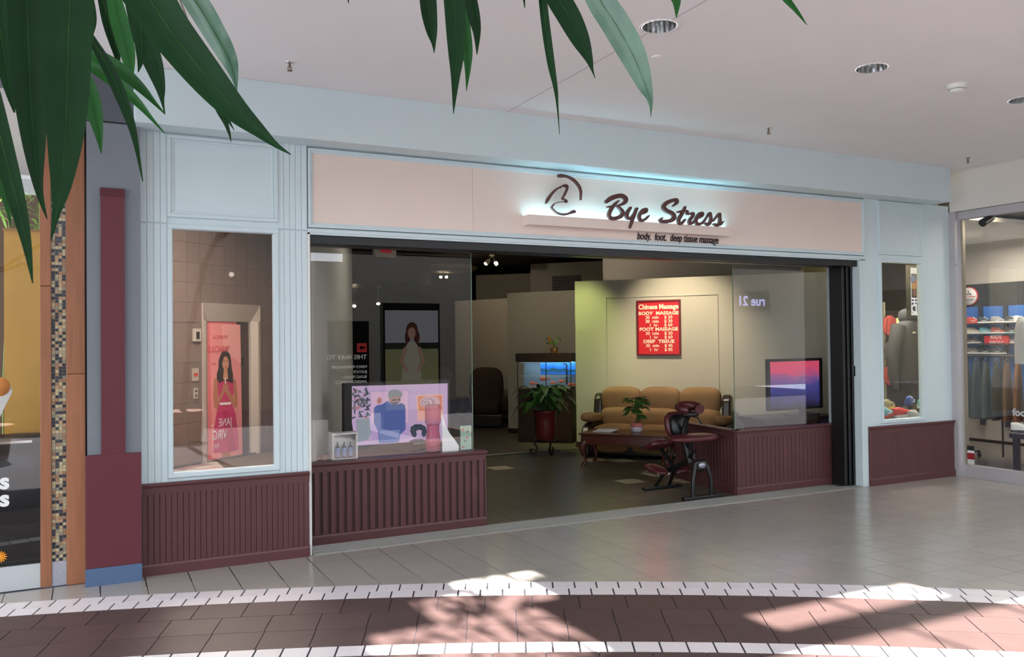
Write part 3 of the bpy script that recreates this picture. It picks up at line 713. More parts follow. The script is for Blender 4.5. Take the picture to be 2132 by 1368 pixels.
p = PZ(1992,177,ZC); t = thing('smoke_detector','white round smoke detector on the ceiling near the right downlights','smoke detector',(p.x,p.y,ZC))
obj('base', MB().lathe([(.075,0),(.075,-.02),(.07,-.028)],(0,0,0),24), m_white, t); obj('head', MB().lathe([(.06,-.026),(.058,-.05),(.04,-.06),(.0,-.062)],(0,0,0),24), m_white, t); obj('slot_ring', MB().lathe([(.0605,-.036),(.0605,-.040)],(0,0,0),24,cap=False), m_black, t)
p = PZ(1368,118,ZC); tag(obj('cover_plate', MB().lathe([(.04,0),(.04,-.003),(.03,-.006),(.0,-.006)],(p.x,p.y,ZC),20), m_ceil), 'faint round blank cover plate on the ceiling','cover plate')
# ================================================================ price board, lights
def local(t): return parent_matrix(t).inverted()
u0,z1 = pm(1326,626); u1,z0 = pm(1419,740)
pb = thing('price_board','red framed board listing Chinese massage prices on the partition','price board', WA+EA*((u0+u1)/2)+V(0,0,z0), math.atan2(EA.y,EA.x))
w,h = (u1-u0)/2,(z1-z0); m_pr = mat('board red',(214,30,38),.4); m_dr = mat('board frame red',(110,16,22),.4)
box('board', (-w+.02,w-.02,-.03,0,.02,h-.02), m_pr, pb); mb = MB(); frame(mb,-w,w,0,h,.028,-.045,0); obj('frame', mb, m_dr, pb, bevel=.003)
m_cr = mat('board cream',(250,232,196),.5)
def bt(s, x, zf, size, al='LEFT', fat=.0, sx=1.0, m=m_cr, space=1.0): text('lettering', s, size, m, pb, face_mtx((x,-.031,h*zf), V(1,0,0)), .0008, 0, al, space, fat, sx)
H = [1270,1240/1368]
Yf = lambda y: 1-(y-150)/(1240-150)
bt('Chinese Massage',0,Yf(325),.108,'CENTER',.004,.86)
for s,y in (('BODY  MASSAGE',438),('FOOT MASSAGE',752),('DEEP  TISSUE',992)): bt(s,0,Yf(y),.072,'CENTER',.003,1.12,space=1.06)
for l,r,y in (('20  min','$ 20',516),('30  min','$ 30',595),('   1  hr.','$ 60',670),('30  min','$ 30',832),('   1  hr','$ 60',908),('30  min','$ 45',1072),('   1  hr','$ 85',1150)):
    bt(l,-w*.60,Yf(y),.068,fat=.0015,sx=1.05); bt(r,w*.26,Yf(y),.068,fat=.0015,sx=1.05)

def lampobj(name, loc, target, color, watt, ang, size=.05, blend=.6):
    l = bpy.data.lights.new(name,'SPOT'); l.energy = watt*.84; l.color = color; l.spot_size = math.radians(ang); l.spot_blend = blend; l.shadow_soft_size = size
    o = link(name, l, None, loc); o.rotation_euler = (Vector(target)-Vector(loc)).to_track_quat('-Z','Y').to_euler(); return o
m_lampon = emi('lamp on',(255,232,190),30); m_cream = mat('lamp head cream',(220,205,175),.4)
def track_light(loc, zc, heads, label):
    t = thing('track_light', label, 'track light', loc, 0, 'ceiling spot clusters'); dz = zc-loc[2]
    obj('canopy', MB().lathe([(.06,dz),(.06,dz-.03),(.015,dz-.04)],(0,0,0),16), m_cream, t)
    for i,(dx,dy,tx) in enumerate(heads):
        obj('arm', MB().tube([(0,0,dz-.03),(dx*.5,dy*.5,dz*.5),(dx,dy,.06)],.008,6), m_cream, t)
        d = (V(*tx)-V(*loc)).normalized(); b = V(dx,dy,.02)
        hd = obj('head', MB().tube([b-d*.09,b-d*.05,b+d*.06],[.025,.045,.05],12), m_cream, t); obj('bulb', MB().tube([b+d*.058,b+d*.062],[.042,.03],12), m_lampon, hd)
    return t
p = PZ(1025,548,3.42); track_light(p,3.6,[(-.12,0,(4,8,0)),(.1,.05,(7.5,5,.5)),(.02,-.12,(6,4,0))],'cluster of three cream spotlights, right one on the shop ceiling')
p2 = PZ(922,576,3.42); track_light(p2,3.6,[(-.05,0,(6,9,0)),(.08,0,(8,9,1))],'pair of lit cream spotlights left of the larger spotlight cluster')
p3 = PZ(787,630,2.6); track_light(p3,2.95,[(0,0,(5,8,0))],'single small lit spot under the black soffit, right one'); p4 = PZ(738,636,2.6); track_light(p4,2.95,[(0,0,(4,8,0))],'single small lit spot under the black soffit, left one')
# lamps of the shop ceiling and one added fill for the aquarium wall
lampobj('spot_price', (7.1,2.6,3.45), WA+EA*1.75+V(0,0,1.7), (1,.86,.66), 300, 70, .06, .9)
lampobj('spot_corner', (6.3,4.2,3.45), WA+EA*.15+V(0,0,1.6), (.86,1,.36), 150, 60, .06, .9)
lampobj('spot_rear', (6.3,8.4,3.4), (8.3,10.2,2.0), (1,.82,.64), 40, 110, .06, 1)
lampobj('spot_tank', (5.9,5.6,3.5), (7.6,6.7,1.5), (1,.88,.7), 48, 95, .06, 1)  # added to brighten the aquarium wall, no fixture there
lampobj('spot_floor', (5.4,4.0,3.5), (5.6,3.6,0), (1,.85,.65), 70, 120, .06, 1)
lampobj('spot_tall', (7.6,5.6,3.5), (9.2,5.6,2.8), (1,.85,.68), 35, 130, .06, 1)
lampobj('spot_left', (4.2,3.0,3.5), (2.7,3.4,1.6), (1,.92,.8), 45, 120, .06, 1)

# ================================================================ sofa
m_sofa = mat('tan suede', (144,112,74), .9, noise=.14, scale=5, bump=.15); m_leath = mat('dark leather', (44,36,32), .28, noise=.2, scale=20)
AA = math.atan2(EA.y,EA.x)
sofa = thing('sofa','three seat tan suede sofa with dark leather sides against the partition','sofa', WA+EA*1.47+NA*.08, AA)
# local: x along the wall, -y towards the room
box('plinth', (-1.0,1.0,-.92,-.1,.04,.30), m_leath, sofa, bevel=.03)
for i,x in enumerate((-.61,0,.61)):
    bk = MB(); bk.cush((x,-.26,.83),.312,.15,.2,3.6,8,Matrix.Rotation(math.radians(8),3,'X')); obj('back_pillow', bk, m_sofa, sofa)
    bk = MB(); bk.cush((x,-.33,.575),.31,.14,.155,3.2,8,Matrix.Rotation(math.radians(10),3,'X')); obj('lumbar_cushion', bk, m_sofa, sofa)
    bk = MB(); bk.cush((x,-.66,.37),.308,.34,.11,3.4,8); obj('seat_cushion', bk, m_sofa, sofa)
    bk = MB(); bk.cush((x,-.93,.26),.305,.09,.17,3.4,7); obj('footrest', bk, m_sofa, sofa)
for s in (-1,1):
    pr = [(-.02,.02),(-.02,.85),(-.10,.92),(-.20,.92),(-.28,.84),(-.32,.62),(-.40,.52),(-.75,.50),(-.90,.46),(-.98,.36),(-1.0,.02)]
    x0 = s*.93; mb = MB(); mb.prism([(x0,y,z) for y,z in pr],(s*.13,0,0)); obj('side_panel', mb, m_leath, sofa, bevel=.03)
    mb = MB(); mb.cush((s*1.0,-.62,.575),.125,.30,.075,2.6,7,Matrix.Rotation(math.radians(-4),3,'X')); obj('arm_pad', mb, m_sofa, sofa)

# ================================================================ coffee table
m_mah = mat('dark mahogany', (84,42,32), .25, noise=.2, scale=8, stretch=(1,10,10))
tb = thing('coffee_table','low dark wooden coffee table with curved legs before the sofa','coffee table', WA+EA*1.30+NA*1.65, AA)
L2,D2,HT = .62,.33,.47
mb = MB(); mb.box(-L2,L2,-D2,D2,HT-.025,HT); obj('table_top', mb, m_mah, tb, bevel=.008); mb = MB(); mb.box(-L2+.04,L2-.04,-D2+.04,D2-.04,HT-.16,HT-.025); obj('apron', mb, m_mah, tb, bevel=.006)
for sx in (-1,1):
    for sy in (-1,1):
        c = lambda o,z:(sx*(L2-.07+o),sy*(D2-.07+o),z)
        obj('leg', MB().tube([c(0,HT-.12),c(.035,HT-.2),c(.03,HT-.26),c(.0,.14),c(-.005,.06),c(.02,.03),c(.03,.0)],[.05,.048,.036,.022,.02,.032,.03],10), m_mah, tb)
def on_table(x,y,z=HT): return tb.matrix_basis @ V(x,y,z) if False else WA+EA*(1.30+x)+NA*(1.65-y)+V(0,0,z)
for i in range(4):
    c = [(216,210,204),(196,120,110),(230,228,220),(150,150,160)][i]
    t = thing('magazine', ['white cover magazine at the bottom of the table pile','pink cover magazine second from the bottom of the pile','pale magazine third from the bottom of the pile','grey cover magazine on top of the table pile'][i],'magazine',on_table(-.34+.02*i,.0,HT+i*.009),AA+.1*(i-1),'magazines on the coffee table')
    box('pages',(-.135,.135,-.1,.1,.001,.0075),m_white,t); box('cover',(-.138,.138,-.103,.103,.0075,.009),mat('magazine %d' % i,c,.35),t)
def leaf_mesh(mb, base, d, up, L, Wd, droop=.4, n=5):
    """one blade: base point, direction, bends down along its length"""
    d = d.normalized(); side = d.cross(up); side = side.normalized() if side.length > 1e-4 else V(1,0,0); nrm = side.cross(d)
    vs = []; p = base.copy(); 
    for i in range(n+1):
        t = i/n; w = Wd*math.sin(math.pi*min(1,.06+t*.94))**.8*.5*(1 if t < 1 else .02)
        q = base+d*(L*t)-V(0,0,1)*(droop*L*t*t)
        vs += [q-side*w+nrm*w*.25,q,q+side*w+nrm*w*.25]
    fs = []
    for i in range(n):
        a = i*3; fs += [(a,a+1,a+4,a+3),(a+1,a+2,a+5,a+4)]
    mb.add(vs, fs, True)
m_leafd = mat('houseplant leaf', (46,88,34), .4, noise=.25, scale=9); m_leafl = mat('light leaf', (92,150,50), .45, noise=.2, scale=9)
m_stem = mat('stem', (90,80,50), .7)
pt = thing('potted_plant','small bushy green plant in a pink and white pot on the coffee table','potted plant', on_table(.12,.02), AA)
obj('pot', MB().lathe([(.05,0),(.075,.01),(.085,.05),(.075,.085),(.078,.10)],(0,0,0),18), mat('pot pale',(196,190,200),.35), pt); obj('pot_band', MB().lathe([(.076,.075),(.088,.09),(.08,.125),(.07,.128)],(0,0,0),18), mat('pot pink',(196,110,106),.4), pt)
obj('stem', MB().tube([(0,0,.1),(.01,0,.22),(0,.01,.36)],[.016,.014,.01],8), m_stem, pt)
rnd = random.Random(3)
for k in range(26):
    a = rnd.uniform(0,6.28); hgt = rnd.uniform(.22,.5); el_ = rnd.uniform(-.2,.7); mb = MB(); b = V(0,0,hgt*.8+.06)
    for j in range(5):
        aa = a+(j-2)*.35; leaf_mesh(mb, b+V(math.cos(a),math.sin(a),el_)*.09, V(math.cos(aa),math.sin(aa),el_*.6), V(0,0,1), .13, .045, .5, 4)
    mb.tube([b,b+V(math.cos(a),math.sin(a),el_)*.09],.003,5)
    obj('leaf_cluster', mb, m_leafd, pt)

# ================================================================ massage chair (client faces the street)
m_pad = mat('burgundy vinyl', (82,30,36), .38, noise=.1, scale=12); m_blk = mat('chair black', (18,18,20), .35)
mc = thing('massage_chair','kneeling massage chair with burgundy pads and black frame beside the low wall','massage chair',(6.04,.37,0))
def rx(a): return Matrix.Rotation(math.radians(a),3,'X')
# local: y back into the shop, head end at y=0
mb = MB(); mb.box(-.27,.27,-.03,.03,0,.035); obj('base_bar', mb, m_blk, mc, bevel=.01); mb = MB(); mb.box(-.27,.27,.70,.76,0,.035); obj('base_bar', mb, m_blk, mc, bevel=.01)
for s in (-1,1): obj('leg', MB().tube([(s*.13,0,.02),(s*.125,.0,.2),(s*.09,.02,.34),(s*.06,.05,.40)],[.022,.022,.026,.03],8), m_blk, mc)
mb = MB(); mb.cush((0,.03,.36),.10,.03,.06,3,6); obj('arch_plate', mb, m_blk, mc)
badge = MB().lathe([(.0,.006),(.045,.004),(.05,0)],(0,0,0),20); o = obj('badge', badge, mat('badge silver',(170,170,190),.3,.6), mc, (0,-.005,.365)); o.rotation_euler.x = math.pi/2; o.scale = (1,.6,1)
for s in (-1,1): obj('rear_leg', MB().tube([(s*.10,.73,.03),(s*.07,.60,.2)],.02,8), m_blk, mc)
obj('spine', MB().tube([(0,.76,.20),(0,.5,.27),(0,.3,.36),(0,.12,.5)],[.03,.035,.035,.03],8), m_blk, mc)
obj('upright', MB().tube([(0,.2,.36),(0,.28,.55),(0,.32,.72),(0,.24,.88)],[.04,.035,.03,.025],8), m_blk, mc); obj('gas_strut', MB().tube([(0,.1,.42),(0,.36,.62)],[.014,.012],8), m_chrome, mc)
mb = MB(); mb.cush((0,.14,.655),.33,.12,.042,2.8,9,rx(4)); obj('arm_rest', mb, m_pad, mc); obj('arm_bracket', MB().tube([(0,.16,.62),(0,.2,.5)],.02,8), m_blk, mc)
mb = MB(); mb.cush((0,.46,.78),.15,.05,.15,2.8,8,rx(-14)); obj('chest_pad', mb, m_pad, mc); mb = MB(); mb.cush((0,.40,.77),.12,.05,.13,3,6,rx(-14)); obj('chest_shell', mb, m_blk, mc)
# ring shaped face cushion
ringp = [(math.cos(t)*.125,.18-.10*math.sin(t),.985-math.sin(t)*.022) for t in [math.radians(-230+i*28) for i in range(11)]]
obj('face_cushion', MB().tube([(x,y+.02,z) for x,y,z in ringp],[.052]*11,10), m_pad, mc); obj('face_bracket', MB().tube([(0,.24,.86),(0,.2,.92),(0,.19,.96)],.022,8), m_blk, mc); mb = MB(); mb.cush((0,.2,.915),.11,.06,.03,3,6); obj('face_plate', mb, m_blk, mc)
obj('tension_lever', MB().tube([(.02,.22,.90),(.1,.18,.87),(.14,.16,.80)],.012,6), m_blk, mc)
mb = MB(); mb.cush((0,.80,.50),.17,.15,.05,2.8,8,rx(-22)); obj('seat_pad', mb, m_pad, mc); obj('seat_post', MB().tube([(0,.5,.28),(0,.74,.46)],.026,8), m_blk, mc)
for s in (-1,1):
    mb = MB(); mb.cush((s*.15,.64,.25),.10,.17,.035,2.8,7,rx(10)); obj('knee_pad', mb, m_pad, mc); mb = MB(); mb.box(s*.15-.09,s*.15+.09,.50,.78,.205,.222); obj('knee_tray', mb, m_chrome, mc)

# ================================================================ aquarium
TA = math.atan2(-1.128,.184)
aq = thing('aquarium','lit aquarium with fish on a dark brown cabinet by the partition','aquarium',(6.97,5.66,0), math.radians(-44))
# local: x along the front, y back
m_cab = mat('aquarium cabinet', (50,32,24), .4, noise=.15, scale=8, stretch=(6,6,.6))
hw,dp = .50,.40
box('cabinet', (-hw+.02,hw-.02,.02,dp,.0,.92), m_cab, aq, bevel=.006); 
for s in (-1,1): box('door', (.01 if s > 0 else -hw+.04, hw-.04 if s > 0 else -.01, .0,.02,.06,.88), m_cab, aq, bevel=.004)
box('hood', (-hw-.005,hw+.005,-.02,dp+.02,1.40,1.545), m_cab, aq, bevel=.006)
m_wat = glass('tank water',(.80,.90,.95),1.33)
mb = MB(); frame(mb,-hw+.02,hw-.02,.92,1.40,.012,.0,.012); mb.box(.03,.042,.0,.012,.92,1.4); obj('tank_frame', mb, m_black, aq)
obj('tank_glass', MB().box(-hw+.03,hw-.03,.012,.02,.93,1.39), m_glass, aq)
box('tank_back', (-hw+.03,hw-.03,dp-.03,dp-.02,.93,1.39), mat('tank side',(150,168,176),.5), aq)
tbk = box('backdrop', (-.16,hw-.03,dp-.036,dp-.03,1.17,1.39), ramp_emi('tank blue',[(0,(20,90,190)),(.35,(20,70,60)),(.5,(30,110,230)),(1,(70,170,255))],1.3,.5,(6,6,6)), aq)
box('tank_light', (-hw+.06,hw-.06,.06,.3,1.385,1.395), emi('tank lamp',(190,225,255),2.5), aq); box('gravel', (-hw+.03,hw-.03,.02,dp-.04,.93,.96), mat('gravel',(150,130,110),.9,noise=.4,scale=80,bump=1), aq)
box('water_line', (-hw+.03,hw-.03,.0215,.0225,1.15,1.16), mat('water line',(220,235,240),.2), aq)
obj('filter_pipe', MB().tube([(.33,.3,1.0),(.33,.3,1.34),(.28,.3,1.36)],.014,8), m_black, aq)
m_fish = mat('orange fish',(226,120,90),.4)
for i,(x,z,s) in enumerate(((-.12,1.10,1.2),(-.32,1.02,1),(.2,1.06,.9),(.38,1.0,1.1),(.05,1.03,.8))):
    t = thing('goldfish', ['large orange goldfish in the middle of the aquarium','orange goldfish near the left end of the aquarium','orange goldfish right of the tank divider','orange goldfish in the lower right of the aquarium','small orange goldfish low in the aquarium centre'][i],'fish', (7.02+math.cos(math.radians(-44))*x-math.sin(math.radians(-44))*.15, 5.62+math.sin(math.radians(-44))*x+math.cos(math.radians(-44))*.15, z), math.radians(-44),'goldfish in the aquarium')
    mb = MB(); mb.cush((0,0,0),.06*s,.018*s,.03*s,2,6); obj('body', mb, m_fish, t); mb = MB(); mb.prism([(.05*s,-.002,0),(.10*s,-.002,.035*s),(.09*s,-.002,0),(.10*s,-.002,-.035*s)],(0,.004,0)); obj('tail', mb, m_fish, t); mb = MB(); mb.prism([(-.02*s,-.002,.025*s),(.0,-.002,.05*s),(.03*s,-.002,.02*s)],(0,.004,0)); obj('fin', mb, m_fish, t)
fp = thing('flower_pot','small orange flowering plant in a brown pot on the aquarium hood','potted plant',(7.02+math.cos(math.radians(-44))*.12,5.62+math.sin(math.radians(-44))*.12+.0,1.545))
obj('pot', MB().lathe([(.05,0),(.062,.02),(.068,.10),(.06,.10)],(0,0,0),16), mat('pot brown',(140,92,50),.5), fp)
for k in range(9):
    a = rnd.uniform(0,6.28); q = V(math.cos(a)*.06,math.sin(a)*.06,rnd.uniform(.17,.26)); mb = MB(); mb.tube([(0,0,.09),q*.6+V(0,0,.05),q],.004,5); leaf_mesh(mb,q,V(math.cos(a),math.sin(a),.4),V(0,0,1),.12,.07,.6,4); obj('leaf', mb, m_leafl, fp)
for k in range(4):
    q = V(-.09+rnd.uniform(-.02,.02),rnd.uniform(-.04,.04),.20+k*.025); mb = MB(); mb.tube([(0,0,.09),q],.003,5); 
    for j in range(5): mb.cush(q+V(math.cos(j*1.26)*.018,0,math.sin(j*1.26)*.018),.012,.008,.012,2,3)
    obj('blossom', mb, mat('orange blossom',(230,160,70),.5), fp)

# ================================================================ big plant on scroll stand
gp = thing('large_potted_plant','broad leaved plant in a ribbed maroon pot on a scroll stand','potted plant',(6.30,4.42,0))
m_iron = mat('dark iron',(40,28,24),.45,.4)
for k in range(3):
    a = k*2.094+.5; c = lambda r,z:(math.cos(a)*r,math.sin(a)*r,z)
    obj('scroll_leg', MB().tube([c(.14,.22),c(.17,.16),c(.12,.10),c(.15,.03),c(.21,.015),c(.23,.06),c(.20,.09)],.013,8), m_iron, gp)
obj('stand_ring', MB().lathe([(.13,.20),(.17,.20),(.17,.225),(.13,.225)],(0,0,0),24), m_iron, gp)
obj('pot', MB().lathe([(.13,.225),(.155,.28),(.165,.5),(.17,.64),(.185,.65),(.185,.69),(.165,.69)],(0,0,0),48,True,True,.04), mat('maroon glaze',(96,30,30),.25), gp)
for k in range(60):
    a = rnd.uniform(0,6.28); r = rnd.uniform(.05,.30); h0 = rnd.uniform(.76,1.08); q = V(math.cos(a)*r,math.sin(a)*r,h0); mb = MB(); mb.tube([(math.cos(a)*.05,math.sin(a)*.05,.66),(q.x*.6,q.y*.6,h0*.92),q],.005,5)
    leaf_mesh(mb,q,V(math.cos(a),math.sin(a),rnd.uniform(-.1,.7)),V(0,0,1),rnd.uniform(.18,.28),rnd.uniform(.11,.16),rnd.uniform(.5,1.0),6); obj('leaf', mb, m_leafd, gp)

# ================================================================ recliners at the back
m_rec = mat('brown recliner fabric',(66,52,42),.85,noise=.12,scale=6)
rc = thing('recliner','brown padded recliner armchair, left one at the back','armchair',(0,0,0),0,'recliners at the back')
mb = MB(); mb.cush((0,.05,.40),.32,.36,.14,4,7); obj('seat', mb, m_rec, rc); mb = MB(); mb.cush((0,.34,.80),.36,.15,.42,3.4,8,rx(-10)); obj('backrest', mb, m_rec, rc); box('base', (-.38,.38,-.3,.35,.02,.28), m_leath, rc, bevel=.03)
for s in (-1,1): mb = MB(); mb.cush((s*.44,.02,.46),.10,.38,.17,3.2,7); obj('arm', mb, m_rec, rc)
p = V(6.35,9.35,0); q = V(7.28,8.75,0)
rc.location = (p.x,p.y,0); rc.rotation_euler.z = math.radians(-38); r2 = dup(rc,(q.x,q.y,0),math.radians(-30),'brown padded recliner armchair, right one at the back')

# ================================================================ right window: cabinet and television
cb = thing('television_cabinet','dark carved cabinet carrying the sunset television behind the right glass','cabinet',(8.30,1.28,0),math.radians(-3))
box('carcass', (-.62,.42,-.22,.22,.06,.66), m_mah, cb, bevel=.008); box('top', (-.70,.50,-.28,.26,.70,.745), mat('cabinet top',(74,56,46),.4), cb, bevel=.01); box('cornice', (-.66,.46,-.25,.24,.66,.70), m_mah, cb, bevel=.012)
for s in (-1,1): box('pilaster', (s*.49-.10-.05,s*.49-.10+.05,-.25,-.22,.08,.66), m_mah, cb, bevel=.01)
for s in (-1,1): box('door', (-.09 if s > 0 else -.50,.32 if s > 0 else -.12,-.235,-.22,.12,.62), mat('cabinet door',(40,26,22),.3), cb, bevel=.006)
box('plinth', (-.66,.46,-.25,.22,0,.06), m_mah, cb)
tv = thing('television','black flat television showing a pink and blue sunset sky','television',(8.34,1.10,.745),math.radians(2))
a,b = PY(1597,748,1.10),PY(1714,752,1.10); zlo = PY(1655,853,1.10).z; x0,x1 = a.x-8.34,b.x-8.34; zt = a.z-.745; zl = zlo-.745
box('casing', (x0,x1,0,.06,zl,zt), m_black, tv, bevel=.008); sc_ = box('screen', (x0+.03,x1-.07,-.004,.0,zl+.035,zt-.035), ramp_emi('sunset',[(0,(30,26,60)),(.22,(52,50,110)),(.45,(70,70,150)),(.62,(140,90,150)),(.8,(226,80,120)),(1,(225,84,112))],.7,.5,(1.6,3,7)), tv)
box('stand_neck', (-.05,.05,.02,.05,.02,zl+.02), m_black, tv); box('stand_foot', (-.22,.22,-.06,.14,0,.02), m_black, tv, bevel=.006)
pf_ = thing('picture_frame','narrow dark picture frame on the wall right of the sunset television','picture frame',(8.72,.88,1.30),math.radians(42)); box('frame_bar', (-.06,.06,-.02,.0,-.12,.28), m_black, pf_); box('print', (-.045,.045,-.024,-.02,-.10,.26), mat('print grey',(170,168,160),.5), pf_)

# ================================================================ left window: television and display
TVY = .80
tv = thing('television','large television with a man in blue and a shell picture on screen','television',(2.95,TVY,.70))
cor = [PY(724,806,TVY),PY(931,799,TVY),PY(931,905,TVY),PY(742,940,TVY)]
x0,x1 = PY(716,850,TVY).x-2.95,PY(938,850,TVY).x-2.95; zt = PY(830,798,TVY).z-.70; zb = PY(830,915,TVY).z-.70
box('casing', (x0,x1,.01,.08,zb-.10,zt+.02), m_black, tv, bevel=.01); box('bezel', (x0,x1,.0,.012,zb-.10,zb), mat('gloss black',(10,10,12),.45), tv, bevel=.004)
box('foot', (-.3,.2,-.08,.16,.0,.018), m_black, tv, bevel=.006); box('neck', (-.12,.02,.02,.06,.01,zb), m_black, tv)
text('brand_name','SAMSUNG',.028,mat('logo grey',(215,215,220),.4),tv,face_mtx((-.12,-.003,zb-.06),V(1,0,0)),.0005,fat=.0005)
q_ = lambda x,y:(640+x*.1782,780+y*.1782)
G = lambda l:[q_(*p) for p in l]
blob = lambda cx,cy,r,n,sd:[(cx+r*(1+.35*math.sin(sd+i*2.4))*math.cos(i*2*math.pi/n),cy+r*1.2*(1+.3*math.sin(sd*2+i*1.7))*math.sin(i*2*math.pi/n)) for i in range(n)]
FOL = []; _r = random.Random(9)
for _k in range(70):
    _cx,_cy = (_r.uniform(535,700),_r.uniform(160,260)) if _k < 22 else (_r.uniform(530,720),_r.uniform(280,505)); _a = _r.uniform(0,3.14); _l = _r.uniform(22,42); _w = _l*.32
    FOL.append((_r.choice([(58,66,78),(76,90,98),(48,52,66),(92,106,112)]) if _r.random() < .86 else (176,112,112), G([(_cx+math.cos(_a)*_l*c-math.sin(_a)*_w*q,_cy+math.sin(_a)*_l*c+math.cos(_a)*_w*q) for c,q in ((-1,0),(-.3,1),(.4,.8),(1,0),(.4,-.8),(-.3,-1))])))
sh = [((188,160,196),G([(520,135),(1638,102),(1640,780),(1180,790),(560,830),(520,560)])),
 ((176,150,196),G([(720,190),(1185,176),(1195,745),(745,760)])),
 ((206,168,196),G([(740,205),(1175,190),(1182,560),(750,570)])),
 *FOL,
 ((140,150,160),G([(560,520),(720,510),(740,690),(700,760),(580,790)])),
 ((226,170,160),G([(1270,240),(1575,228),(1580,520),(1280,540)])),((206,128,104),G([(1283,252),(1565,240),(1568,415),(1295,420)])),
 ((196,160,170),G(ell(1425,322,120,74,24))),((168,130,150),G(ell(1405,325,78,52,20))),((206,178,186),G(ell(1398,326,54,38,18))),((150,112,130),G(ell(1390,328,32,24,14))),((214,190,196),G(ell(1388,330,16,12,10))),
 ((176,112,100),G([(808,290),(830,262),(862,280),(860,325),(830,345),(806,320)])),
 ((62,84,150),G([(770,390),(800,360),(870,345),(930,305),(975,350),(1040,355),(1085,330),(1130,350),(1140,400),(1140,640),(1080,700),(1060,790),(830,800),(820,660),(770,560)])),
 ((108,124,176),G([(830,660),(1070,640),(1060,785),(835,795)])),
 ((160,122,126),G([(945,270),(1000,245),(1080,260),(1085,310),(1050,340),(1000,345),(950,315)])),
 ((126,128,140),G([(932,240),(940,205),(970,180),(1020,170),(1070,185),(1102,215),(1100,250),(1085,270),(1040,250),(985,262),(965,280),(945,270)])),
 ((70,60,72),G([(985,290),(1030,285),(1030,302),(985,308)])),((70,60,72),G([(1045,285),(1080,280),(1080,298),(1045,302)])),((84,90,120),G([(955,315),(1000,325),(1060,315),(1040,360),(985,362)])),
 ((46,60,74),G([(1192,660),(1200,610),(1250,578),(1320,578),(1372,605),(1392,660),(1370,720),(1345,728),(1325,700),(1330,650),(1290,642),(1262,660),(1272,700),(1250,735),(1215,715)])),
 ((52,66,80),G([(1190,770),(1240,752),(1330,750),(1390,770),(1390,785),(1180,788)])),
]
printed('screen', V(2.95,TVY,.70), V(1,0,0), sh, tv, .0, .0002, .8)
rb = thing('pink_bottle','translucent rose pink bottle shaped display standing right of the large television','bottle',(PY(902,935,.60).x,.60,.70))
hh = PY(902,842,.60).z-.70
m_rose = mat('rose plastic',(226,92,126),.25); m_rose.node_tree.nodes['Principled BSDF'].inputs['Alpha'].default_value = .6; m_rosel = mat('rose plastic light',(236,140,162),.25); m_rosel.node_tree.nodes['Principled BSDF'].inputs['Alpha'].default_value = .5
obj('body', MB().lathe([(.05,0),(.075,.01),(.078,.10),(.06,.2),(.062,.26)],(0,0,0),20), m_rose, rb); obj('upper', MB().lathe([(.062,.26),(.078,.285),(.078,hh-.02),(.065,hh)],(0,0,0),20), m_rosel, rb)
db = thing('display_box','small white open front display box with three dark pump bottles','display box',(PY(715,955,.55).x,.55,.70))
mb = MB(); frame(mb,-.118,.118,0,.245,.016,-.06,.06); mb.box(-.118,.118,.06,.066,0,.245); obj('case', mb, m_white, db)
m_bot = mat('bottle glass dark',(26,30,44),.15); m_lab = mat('bottle label',(140,160,200),.5)
for i in range(3):
    t = thing('pump_bottle',['left one of the three dark labelled pump bottles in the white box','middle one of the three dark labelled pump bottles in the white box','right one of the three dark labelled pump bottles in the white box'][i],'bottle',(PY(715,955,.55).x-.06+i*.06,.53,.717),0,'pump bottles in the white box')
    obj('body', MB().lathe([(.02,0),(.022,.004),(.022,.095),(.014,.108),(.009,.112)],(0,0,0),16), m_bot, t); obj('label', MB().lathe([(.0225,.012),(.0225,.09)],(0,0,0),16,cap=False), m_lab, t); obj('pump', MB().tube([(0,0,.11),(0,0,.14),(0,-.004,.142),(0,-.03,.138)],[.008,.005,.006,.004],8), m_bot, t)
for i,(px,nm) in enumerate(((655,'left pinkish clay bowl on the shelf beside the white box'),(675,'right pinkish clay bowl on the shelf beside the white box'))):
    q = PY(px,945,.55); t = thing('clay_bowl', nm, 'bowl', (q.x,.55+.02*i,.70),0,'clay bowls'); mb_ = mat('clay',(150,96,84),.6)
    obj('foot', MB().lathe([(.02,0),(.022,.02)],(0,0,0),14), mb_, t); obj('bowl', MB().lathe([(.02,.02),(.035,.03),(.042,.05),(.040,.05),(.030,.032)],(0,0,0),16), mb_, t)
lh = thing('leaflet_stand','pale green leaflet with small pictures in a clear stand on the ledge','leaflet',(PY(970,932,.5).x,.5,.70),math.radians(8))
h_ = PY(970,886,.5).z-.70; box('leaflet', (-.062,.062,-.004,0,.01,h_), mat('leaflet green',(166,196,176),.5), lh); box('holder', (-.066,.066,-.02,.02,0,.012), m_glass, lh)
for i,(x,z) in enumerate(((-.035,.8),(.02,.72),(.015,.48),(-.012,.36),(-.03,.12))): box('picture', (x-.012,x+.012,-.006,-.004,h_*z,h_*z+.02), mat('leaflet picture %d' % (i%2),[(196,110,96),(110,112,124)][i%2],.5), lh)
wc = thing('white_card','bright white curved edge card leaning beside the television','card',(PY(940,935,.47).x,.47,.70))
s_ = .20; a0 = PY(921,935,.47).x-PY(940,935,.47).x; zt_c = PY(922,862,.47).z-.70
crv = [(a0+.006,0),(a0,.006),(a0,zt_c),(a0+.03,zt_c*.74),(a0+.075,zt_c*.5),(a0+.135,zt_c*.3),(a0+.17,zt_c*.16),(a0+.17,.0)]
obj('card', MB().prism([(x,0,z) for x,z in crv],(0,.004,0)), mat('card white',(250,250,250),.4), wc); box('prop', (a0+.03,a0+.09,.004,.06,0,.01), m_white, wc)  # flat shape added in place of a bright reflection in the glass
